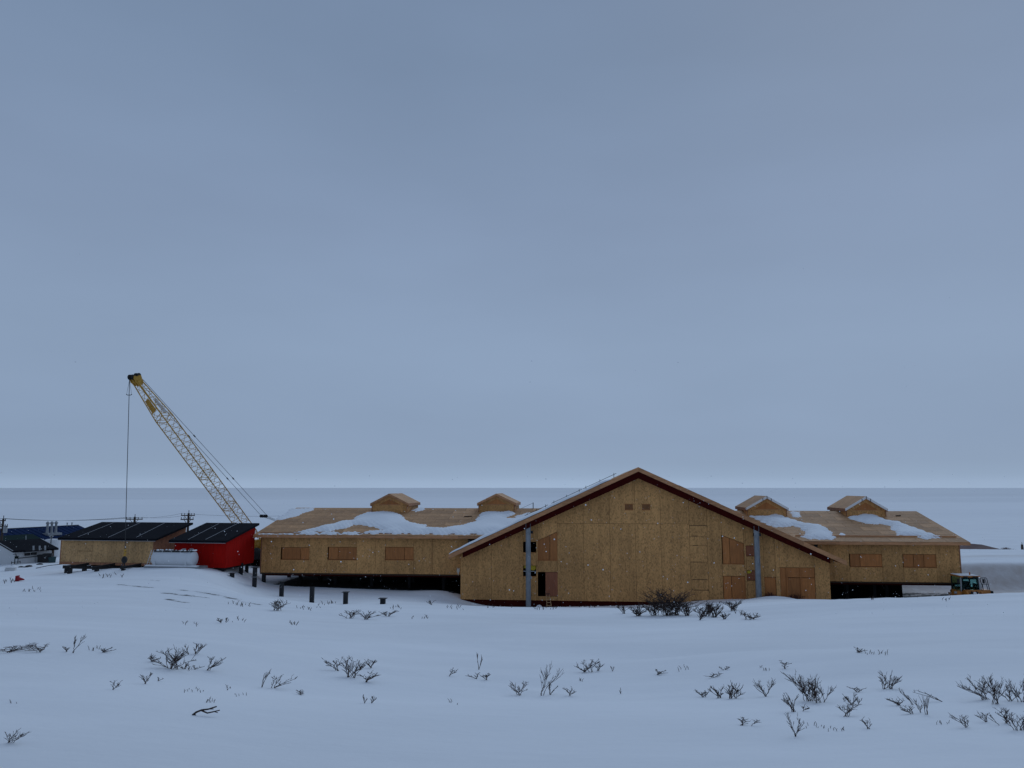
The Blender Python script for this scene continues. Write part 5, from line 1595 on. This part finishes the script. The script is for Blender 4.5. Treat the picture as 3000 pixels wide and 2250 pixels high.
for k, i in enumerate((0, 1, 2, 3)):
    wire(e1[i], e2[i], 'power line from the %s arm end of the leftmost pole, over the bare shed' % ('outer left', 'inner left', 'inner right', 'outer right')[k])
for k in (0, 3):
    wire(e2[k], e3[k], 'power line between the %s arm ends of the poles by the shed roofs' % ('left', 'right')[k // 3], .3)
wire(e3[0], e4[0], 'power line running from the two armed pole towards the left wing roof', .3)
wire(at(-200, 1500, 110), e1[0], 'power line reaching the leftmost pole from outside the picture', .3)

# ------------------------------------------------------------------ house and pole far right
def far_right():
    Y = 138
    p0 = at(2862, 1600, Y); gz = EYE - 13.3
    g = empty('brown_roofed_house', (p0.x, p0.y, gz), 0, 'brown hip roofed house sunk behind the snow bank at the right', 'building')
    k = Y / F_PX
    L = lambda px: (px - 2862) * k
    zt = at(2853, 1594, Y).z - gz; zt2 = at(2902, 1599.5, Y).z - gz; ze = at(2862, 1613, Y).z - gz
    m = MB()
    P = [(L(2800), -3, ze), (L(2930), -3, ze), (L(2935), 7, ze), (L(2810), 7, ze), (L(2853), 2, zt), (L(2900), 2.4, zt - .25)]
    m.add(P, [(0, 1, 5, 4), (1, 2, 5), (2, 3, 4, 5), (3, 0, 4), (3, 2, 1, 0)])
    m.build('roof', M['brown_roof'], g)
    MB().box(L(2806), L(2926), -2.4, 6.4, -1, ze - .03).build('wall', M['white_wall'], g)
    upole(2994, 1595, 140, (), 'short dark pole top at the far right edge above the snow bank', r=.2)
far_right()

# ------------------------------------------------------------------ small things in the snow
def cone():
    p0 = ground_at(60, 1703, 40, 90)
    g = empty('traffic_cone', p0 + Vector((0, 0, .02)), 0, 'small red traffic cone lying on its side in the snow', 'cone')
    MB().lathe([(0, .2), (.04, .2), (.05, .15), (.45, .04), (.48, .0)], (-.22, 0, .15), (1, .1, -.12), 14).build('cone_body', M['cone_red'], g)
    MB().box(-.26, -.22, -.22, .22, -.05, .38).build('cone_base', M['cone_red'], g)
cone()
p0 = ground_at(34, 1672, 40, 95)
g = empty('snow_block', p0, .3, 'pale snow capped block in the snow below the white house', 'block')
MB().box(-.55, .35, -.4, .4, -.3, .32).build('block_body', M['white_wall'], g, bevel=.06)
MB().box(-.6, .4, -.45, .45, .322, .5).build('snow_cap', M['snow'], g, bevel=.07)
p0 = ground_at(1322, 1736, 60, 90)
def rock(p0, r_, seed, label, grp=None, mt='stone'):
    rn = random.Random(seed); m = MB(); n = 9
    prof = [(-.5, .6), (-.2, .95), (.15, 1), (.45, .7), (.62, .1)]
    for t, R in prof:
        for k in range(n):
            a = 2 * math.pi * k / n; q_ = R * rn.uniform(.8, 1.15)
            m.v.append((1.5 * r_ * q_ * math.cos(a), r_ * q_ * math.sin(a), r_ * t))
    for i in range(len(prof) - 1):
        for k in range(n): m.f.append((i * n + k, i * n + (k + 1) % n, (i + 1) * n + (k + 1) % n, (i + 1) * n + k))
    m.f.append(tuple(range((len(prof) - 1) * n, len(prof) * n))); m.f.append(tuple(range(n))[::-1])
    o = m.build('stone', M[mt]); o.location = p0
    tag(o, label, 'stone', grp)
rock(p0, .22, 3, 'dark stone on the snowy pad left of the gable wall')
for k, (px, py, r_) in enumerate(((34, 1659, .16), (62, 1662, .22), (76, 1662, .18), (85, 1660, .28), (117, 1654, .24), (166, 1631, .3))):
    rock(ground_at(px, py, 60, 110), r_, 20 + k, ('small dark stone above the snow capped block', 'jagged dark stone left of the big stone by the white house', 'dark stone between two others below the white house', 'biggest dark stone on the snow below the white house', 'flat dark stone right of the big one below the white house', 'dark stone at the corner of the bare shed by the tank')[k], 'dark stones by the white house')
a, b = ground_at(105, 1666, 60, 100), ground_at(182, 1661, 60, 100)
o = MB().tube([a + Vector((0, 0, .05)), a.lerp(b, .5) + Vector((0, 0, .25)), b + Vector((0, 0, .3))], .035, 5).build('hose', M['black_steel'])
tag(o, 'thin black hose lying across the snow left of the bare shed', 'hose')

# ------------------------------------------------------------------ bare shrubs
def shrub_lines(rn, n, lean, detail):
    """polylines (points, radii) of a unit shrub about 1 high and 1 wide, branching twice"""
    out_ = []
    for i in range(n):
        az = rn.uniform(0, 2 * math.pi); sp = rn.uniform(.12, 1.0) ** .55
        tipx, tipy = .5 * sp * math.cos(az) + lean * rn.uniform(.6, 1.2), .38 * sp * math.sin(az)
        tipz = rn.uniform(.66, 1.0) * math.sqrt(1 - .72 * sp * sp)
        bx, by = rn.uniform(-.07, .07) * min(n, 8) / 4, rn.uniform(-.05, .05)
        pts, ns = [], 6
        for k in range(ns + 1):
            t = k / ns
            c = t ** 1.25
            pts.append(Vector((bx + (tipx - bx) * c + rn.uniform(-.035, .035) * (k > 0), by + (tipy - by) * c + rn.uniform(-.022, .022) * (k > 0), -.06 + (tipz + .06) * t ** .92)))
        out_.append((pts, 1.0, .42))
        for j in range(rn.randint(detail + 1, detail + 5)):
            t = rn.uniform(.22, .97); k = min(int(t * ns), ns - 1)
            p0 = pts[k].lerp(pts[k + 1], t * ns - k)
            d = (pts[k + 1] - pts[k]).normalized()
            d = (d + Vector((rn.uniform(-.9, .9), rn.uniform(-.7, .7), rn.uniform(-.15, .65)))).normalized()
            L = rn.uniform(.12, .42) * (1.1 - .5 * t)
            b1 = [p0, p0 + d * L * .5 + Vector((0, 0, rn.uniform(-.01, .03))), p0 + d * L + Vector((0, 0, rn.uniform(0, .07)))]
            out_.append((b1, .6, .36))
            for q in range(rn.randint(1, 3)):
                u = rn.uniform(.3, 1.0)
                s0 = b1[0].lerp(b1[2], u)
                d2 = (d + Vector((rn.uniform(-.8, .8), rn.uniform(-.6, .6), rn.uniform(-.1, .8)))).normalized()
                out_.append(([s0, s0 + d2 * rn.uniform(.06, .15)], .45, .28))
    return out_

def shrub(px, py, h, w, n, lean, label, seed, mat='twig', detail=3, group='bare shrubs poking through the snow', thick=1.0):
    p0 = ground_at(px, py)
    k = p0.y / F_PX * 1.03
    Hm, Wm = h * k, w * k
    rn = random.Random(seed)
    lines = shrub_lines(rn, n, lean, detail)
    xs = sorted(q.x for l_ in lines for q in l_[0]); xs = [xs[int(len(xs) * .03)], xs[int(len(xs) * .97)]]; zs = [q.z for l_ in lines for q in l_[0]]
    sxk, szk = Wm / max(max(xs) - min(xs), .01), Hm / max(zs)
    xc = (max(xs) + min(xs)) / 2 - lean * .0
    base_r = max(.0032, min(.016, .00048 * p0.y)) * thick
    m = MB()
    for pts, r0, r1 in lines:
        P = [Vector((q.x * sxk, q.y * sxk, q.z * szk)) for q in pts]
        m.tube(P, [base_r * (r0 + (r1 - r0) * i / (len(P) - 1)) for i in range(len(P))], 3, caps=False)
    o = m.build('bare_shrub', M[mat])
    # each stem must start in the snow even where the shrub is wide
    o.location = p0
    tag(o, label, 'shrub', group)
    return o

SH = [
 (27, 1912, 16, 55, 5, .0, 'low twiggy shrub at the left edge, farther from the camera'),
 (119, 1911, 22, 45, 5, .0, 'low twiggy shrub second from the left edge in the far row'),
 (212, 1914, 50, 22, 2, .30, 'tall thin leaning shoot left of the dense foreground shrub'),
 (195, 1911, 14, 24, 3, -.1, 'tiny shrub at the foot of the tall leaning shoot'),
 (303, 1912, 13, 34, 4, .2, 'low creeping shrub between the leaning shoot and dense shrub'),
 (506, 1960, 62, 88, 13, .05, 'densest bare shrub in the left foreground'),
 (446, 1940, 26, 34, 4, .1, 'loose shrub touching the left side of the dense left shrub'),
 (540, 1960, 19, 24, 4, .0, 'small shrub at the right foot of the dense left shrub'),
 (570, 1963, 12, 30, 2, .3, 'arching twig right of the dense left shrub'),
 (552, 1918, 25, 16, 2, -.3, 'thin shrub leaning left behind the dense left shrub'),
 (572, 1916, 32, 28, 5, .4, 'bushy shrub leaning right behind the dense left shrub'),
 (607, 1964, 35, 46, 5, .35, 'shrub with one long arm to the right, beside the dense left shrub'),
 (425, 2005, 34, 33, 4, .15, 'two branched shrub below the dense left shrub'),
 (462, 1996, 11, 14, 2, .3, 'tiny sprig right of the two branched shrub'),
 (332, 2022, 22, 26, 2, -.1, 'bent twig standing alone in the left foreground'),
 (764, 2014, 48, 20, 2, .1, 'slim upright shrub left of the creeping one'),
 (800, 2016, 36, 62, 4, .5, 'shrub creeping to the right beside the slim upright one'),
 (27, 2178, 36, 60, 6, .3, 'shrub at the left edge nearest to the camera'),
 (812, 1788, 33, 38, 9, .05, 'rounded shrub just below the pile before the first window'),
 (1025, 1812, 26, 46, 6, .0, 'left shrub of the row below the capped pile'),
 (1072, 1815, 24, 48, 7, .1, 'middle shrub of the row below the capped pile'),
 (1135, 1806, 16, 38, 5, .0, 'right shrub of the row below the capped pile'),
 (988, 1966, 36, 42, 4, .0, 'shrub left of the dense centre left shrub'),
 (1028, 1986, 58, 60, 11, .1, 'dense shrub in the centre left foreground'),
 (1070, 2000, 29, 50, 5, .1, 'spreading shrub below right of the dense centre left shrub'),
 (1085, 1958, 27, 27, 4, .0, 'forked shrub right of the dense centre left shrub'),
 (1403, 1962, 46, 15, 2, .05, 'tall single stem with a tufted top in the centre foreground'),
 (1316, 1981, 22, 22, 2, .1, 'small hooked twig left of the tall single stem'),
 (1426, 1992, 20, 22, 4, .0, 'small tuft below the tall single stem'),
 (1395, 1990, 15, 30, 2, -.2, 'low twig left of the tuft below the tall single stem'),
 (1520, 2038, 41, 46, 5, .0, 'shrub left of the tall tilted sapling'),
 (1587, 2040, 86, 58, 3, .55, 'tall sapling tilted to the right in the centre foreground'),
 (1612, 2036, 34, 24, 3, .2, 'small shrub at the right foot of the tilted sapling'),
 (1670, 2038, 21, 30, 4, .1, 'low shrub right of the tilted sapling'),
 (1722, 1970, 38, 60, 8, .05, 'bushy shrub behind the low one right of the tilted sapling'),
 (1752, 1966, 24, 24, 3, .1, 'thin shrub on the right of the bushy centre shrub'),
 (1795, 1967, 14, 10, 2, .0, 'tiny upright sprig right of the bushy centre shrub'),
 (1928, 1977, 13, 28, 4, .1, 'low lone tuft in the middle of the snow field'),
 (2090, 1986, 14, 45, 3, .2, 'low sprawling twig right of centre'),
 (2122, 1964, 11, 30, 3, .0, 'tiny pair of twigs behind the low sprawling one'),
 (2062, 2043, 19, 32, 6, -.1, 'left end of the shrub row right of centre'),
 (2107, 2045, 33, 40, 7, -.1, 'middle of the shrub row right of centre'),
 (2148, 2047, 45, 42, 9, .05, 'right and tallest of the shrub row right of centre'),
 (1967, 1803, 78, 112, 44, .0, 'largest dark shrub in front of the gable wall'),
 (1828, 1798, 26, 36, 6, .0, 'leftmost small shrub in front of the gable wall'),
 (1871, 1805, 35, 40, 14, .0, 'second shrub from the left in front of the gable wall'),
 (1917, 1803, 36, 46, 16, -.05, 'shrub against the left side of the largest dark shrub'),
 (2012, 1804, 37, 42, 14, .05, 'shrub against the right side of the largest dark shrub'),
 (2068, 1806, 42, 54, 16, .0, 'wide shrub right of the largest dark shrub'),
 (2092, 1809, 46, 38, 14, .0, 'tall narrow shrub right of the wide one by the gable wall'),
 (2051, 1816, 26, 18, 4, .0, 'small shrub below the wide one by the gable wall'),
 (2122, 1814, 23, 26, 7, .0, 'low shrub right of the tall narrow one by the gable wall'),
 (2150, 1789, 34, 45, 12, .0, 'round shrub below the boarded double door of the gable'),
 (2197, 1815, 21, 40, 7, .05, 'rightmost low shrub in front of the gable wall'),
 (2173, 2127, 17, 20, 4, .0, 'tiny tuft beside a single twig, right foreground'),
 (2199, 2128, 23, 18, 1, .5, 'single curved twig beside the tiny tuft'),
 (2247, 2041, 48, 54, 5, -.1, 'open shrub left of the two big right shrubs'),
 (2370, 2055, 84, 76, 12, -.15, 'left of the two big shrubs in the right foreground'),
 (2403, 2059, 72, 62, 8, .1, 'right of the two big shrubs in the right foreground'),
 (2325, 2087, 52, 36, 6, .0, 'shrub below the left big shrub'),
 (2352, 2083, 17, 15, 2, .0, 'tiny forked sprig under the two big shrubs'),
 (2330, 2160, 66, 42, 4, .1, 'lowest upright shrub below the two big shrubs'),
 (2493, 2066, 33, 36, 5, .0, 'shrub midway between the big shrubs and the right group'),
 (2515, 2064, 19, 15, 2, .0, 'thin pair of twigs right of the midway shrub'),
 (2477, 2101, 39, 50, 5, .0, 'spreading shrub below the midway shrub'),
 (2590, 2020, 41, 40, 4, -.1, 'left of two shrubs behind the midway shrub'),
 (2612, 2018, 45, 40, 6, -.05, 'right of two shrubs behind the midway shrub'),
 (2513, 2029, 12, 34, 4, .0, 'tiny twigs above the midway shrub'),
 (2634, 2068, 20, 42, 5, -.2, 'low shrub left of the leaning shoots'),
 (2676, 2066, 42, 26, 2, -.5, 'left leaning shoot in the right foreground'),
 (2699, 2088, 43, 28, 2, -.4, 'second left leaning shoot in the right foreground'),
 (2714, 2095, 56, 20, 3, .0, 'upright shoot right of the leaning shoots'),
 (2672, 2093, 21, 36, 4, -.1, 'low shrub below the leaning shoots'),
 (2762, 2056, 31, 62, 2, -.9, 'arching twig bent over to the left, right foreground'),
 (2885, 2050, 62, 82, 9, -.25, 'left of the big shrubs at the right edge'),
 (2920, 2063, 76, 62, 9, -.1, 'middle of the big shrubs at the right edge'),
 (2962, 2055, 48, 46, 6, -.1, 'low shrub among the big ones at the right edge'),
 (2988, 2057, 74, 54, 6, -.1, 'rightmost big shrub, cut by the right edge'),
 (2830, 2133, 36, 44, 5, -.35, 'shrub with a long left arm, below the right edge group'),
 (2889, 2115, 28, 32, 4, -.15, 'small shrub between the long armed shrub and the right edge'),
 (2927, 2126, 28, 22, 1, -.5, 'single crossed twig near the right edge'),
 (2953, 2121, 40, 46, 7, -.1, 'upper shrub of the lower right corner group'),
 (2977, 2140, 57, 34, 4, -.25, 'tall shoot of the lower right corner group'),
 (2993, 2140, 52, 36, 5, .1, 'shrub of the lower right corner cut by the picture edge'),
 (2545, 2138, 29, 30, 4, -.1, 'lone small shrub low in the right foreground'),
 (2515, 1912, 14, 23, 5, .0, 'tiny distant tuft right of centre below the right wing'),
 (2304, 1961, 19, 22, 2, .2, 'small lone twig left of the distant tuft'),
 (1264, 1772, 13, 22, 5, .0, 'small tuft near the left corner of the gable wall'),
 (648, 1826, 14, 18, 3, .0, 'tiny sprig below the dirt streaks, far left'),
 (1068, 2061, 24, 13, 3, .05, 'upright sprig below the dense centre left shrub'),
 (1088, 2061, 18, 14, 3, .1, 'smaller sprig beside the upright one, centre left'),
 (881, 2036, 12, 24, 3, .1, 'low twig right of the creeping shrub'),
]
for i, a in enumerate(SH):
    px, py, h, w, n, lean, lab = a
    shrub(px, py, h, w, n, lean, lab, 100 + i, detail=4 if n >= 9 else 3)
# reddish brush against the wall, caught in the snow mound
def brush(px, pyt, w, h, Y, label, seed):
    p0 = at(px, pyt + h, Y)
    rn = random.Random(seed); m = MB(); k = Y / F_PX
    for i in range(170):
        x = rn.gauss(0, .32) * w * k; y = rn.uniform(-.4, .4)
        z = max(.1, h * k * rn.uniform(.3, 1) * (1 - (2 * x / (w * k)) ** 2 * .7))
        m.tube([(x * .6, y, -.6), (x * .85 + rn.uniform(-.05, .05), y, z * .5), (x + rn.uniform(-.12, .12), y + rn.uniform(-.1, .1), z)], [.012, .01, .006], 3, caps=False)
    o = m.build('bare_shrub', M['twig_red']); o.location = p0
    tag(o, label, 'shrub', 'bare shrubs poking through the snow')
brush(2255, 1732, 40, 15, 71.3, 'dark red brush below the small boarded door', 5)
brush(2330, 1735, 44, 13, 71.3, 'dark red brush behind the snow mound at the tall doors', 6)
brush(2945, 1602, 34, 8, 126, 'distant reddish bush on the snow bank near the right edge', 7)

# fallen branch
def branch():
    pts = [(1560, 955), (1590, 930), (1635, 912), (1690, 905), (1755, 884)]
    p2 = [(1630, 915), (1680, 937), (1735, 925), (1780, 914)]
    p3 = [(1575, 942), (1585, 958)]
    p4 = [(1735, 925), (1765, 935)]
    p5 = [(1690, 905), (1730, 905)]
    f = lambda a: (a[0] / 2.765, 1750 + a[1] / 2.765)
    b0 = ground_at(*f(pts[0]))
    m = MB()
    for q, r_ in ((pts, .012), (p2, .009), (p3, .008), (p4, .005), (p5, .005)):
        P = [at(*f(a), b0.y) - b0 for a in q]
        m.tube(P, [r_ * (1 - .5 * i / len(P)) for i in range(len(P))], 5)
    o = m.build('fallen_branch', M['twig']); o.location = b0
    tag(o, 'forked dead branch lying on the snow in the left foreground', 'branch')
branch()

# uncountable small twigs and grass ends
rn = random.Random(77)
m = MB()
spots = [(690, 1818, 14, 60), (275, 1905, 8, 30), (560, 1960, 6, 16), (700, 2040, 5, 40), (620, 2055, 9, 26), (670, 2018, 6, 14), (1330, 2060, 4, 30), (1600, 1782, 16, 60), (1480, 1776, 22, 90), (1720, 1775, 10, 40), (1330, 1782, 8, 50),
         (2000, 1960, 5, 40), (1700, 1996, 4, 10), (2560, 1918, 8, 50), (2590, 1916, 5, 30), (2400, 2130, 9, 60), (2240, 1962, 6, 24), (2480, 2055, 6, 20), (2760, 2120, 6, 40), (860, 1830, 9, 24), (905, 1784, 12, 60), (1230, 1810, 8, 40),
         (1820, 2030, 3, 14), (560, 2025, 8, 60), (100, 1730, 10, 60), (30, 1705, 10, 30), (330, 1690, 10, 60), (2545, 1752, 12, 30), (2770, 1760, 4, 20), (40, 2060, 3, 20), (560, 1830, 6, 40), (2180, 1800, 10, 50), (2450, 2140, 8, 40), (960, 1770, 12, 50), (700, 1775, 14, 60), (1150, 1780, 8, 40)]
for px, py, n, w in spots:
    for i in range(n):
        p0 = ground_at(px + rn.uniform(-w, w) * .6, py + rn.uniform(-6, 6))
        hgt = rn.uniform(4, 11) * p0.y / F_PX; d = Vector((rn.uniform(-.8, .8), rn.uniform(-.3, .3), 1)) * hgt
        r_ = max(.003, .00042 * p0.y)
        m.tube([p0 - Vector((0, 0, .03)), p0 + d * .5 + Vector((rn.uniform(-.2, .2) * hgt, 0, 0)), p0 + d], [r_, r_ * .8, r_ * .5], 3, caps=False)
        if rn.random() < .5:
            m.tube([p0 + d * .4, p0 + d * .4 + Vector((rn.uniform(-.5, .5), 0, rn.uniform(.2, .5))) * hgt], [r_ * .7, r_ * .4], 3, caps=False)
o = m.build('scattered_twigs', M['twig'])
tag(o, 'small twig and grass ends scattered over the snow', 'twigs', None, 'stuff')

# crusty snow lumps along the ridge and the wall foot
m = MB(); rn = random.Random(9)
def lump(p0, r_):
    m.lathe([(-r_ * .6, r_ * .9), (0, r_), (r_ * .45, r_ * .75), (r_ * .7, r_ * .3), (r_ * .75, .01)], p0, (rn.uniform(-.3, .3), rn.uniform(-.3, .3), 1), 7)
for i in range(150):
    px = rn.uniform(2440, 3080)
    Yc = np.interp(px, [2420, 2600, 2820, 3000], [61, 58, 56, 56]) + rn.uniform(-.6, .8)
    X = (px - 1500) / F_PX * Yc
    lump((X, Yc, Hs(X, Yc)), rn.uniform(.03, .10))
for i in range(50):
    px = rn.uniform(1355, 1960); q = B.hit(px, 1770, -.6 + rn.uniform(-.4, .2)); w_ = B.world(q[0], -.6, 0)
    lump((w_.x, w_.y, Hs(w_.x, w_.y)), rn.uniform(.04, .13))
q = B.world(B.hit(1580, 1775, -.9)[0], -.9, 0); lump((q.x, q.y, Hs(q.x, q.y) + .05), .3)
q = B.world(B.hit(2500, 1735, 1.0)[0], 1.0, 0)
o = m.build('snow_lumps', M['snow'], None, smooth=True)
tag(o, 'crusty snow lumps along the ridge and the foot of the gable wall', 'snow', None, 'stuff')

# falling snow
m = MB(); rn = random.Random(21)
for i in range(2600):
    Y = rn.uniform(9, 66); a = rn.uniform(-.7, .7)
    z = EYE + Y * rn.uniform(-.16, .55 if i % 4 == 0 else .02)
    X = a * Y
    if z < Hs(X, Y) + .1: continue
    r_ = rn.uniform(.004, .011) * (1.35 if rn.random() < .06 else 1)
    c = Vector((X, Y, z)); 
    m.add([c + Vector(v) * r_ for v in ((1, 0, 0), (-1, 0, 0), (0, 1, 0), (0, -1, 0), (0, 0, 1), (0, 0, -1))],
          [(0, 2, 4), (2, 1, 4), (1, 3, 4), (3, 0, 4), (2, 0, 5), (1, 2, 5), (3, 1, 5), (0, 3, 5)])
o = m.build('falling_snow', M['flake'])
tag(o, 'light snowflakes drifting through the air', 'snowfall', None, 'stuff')
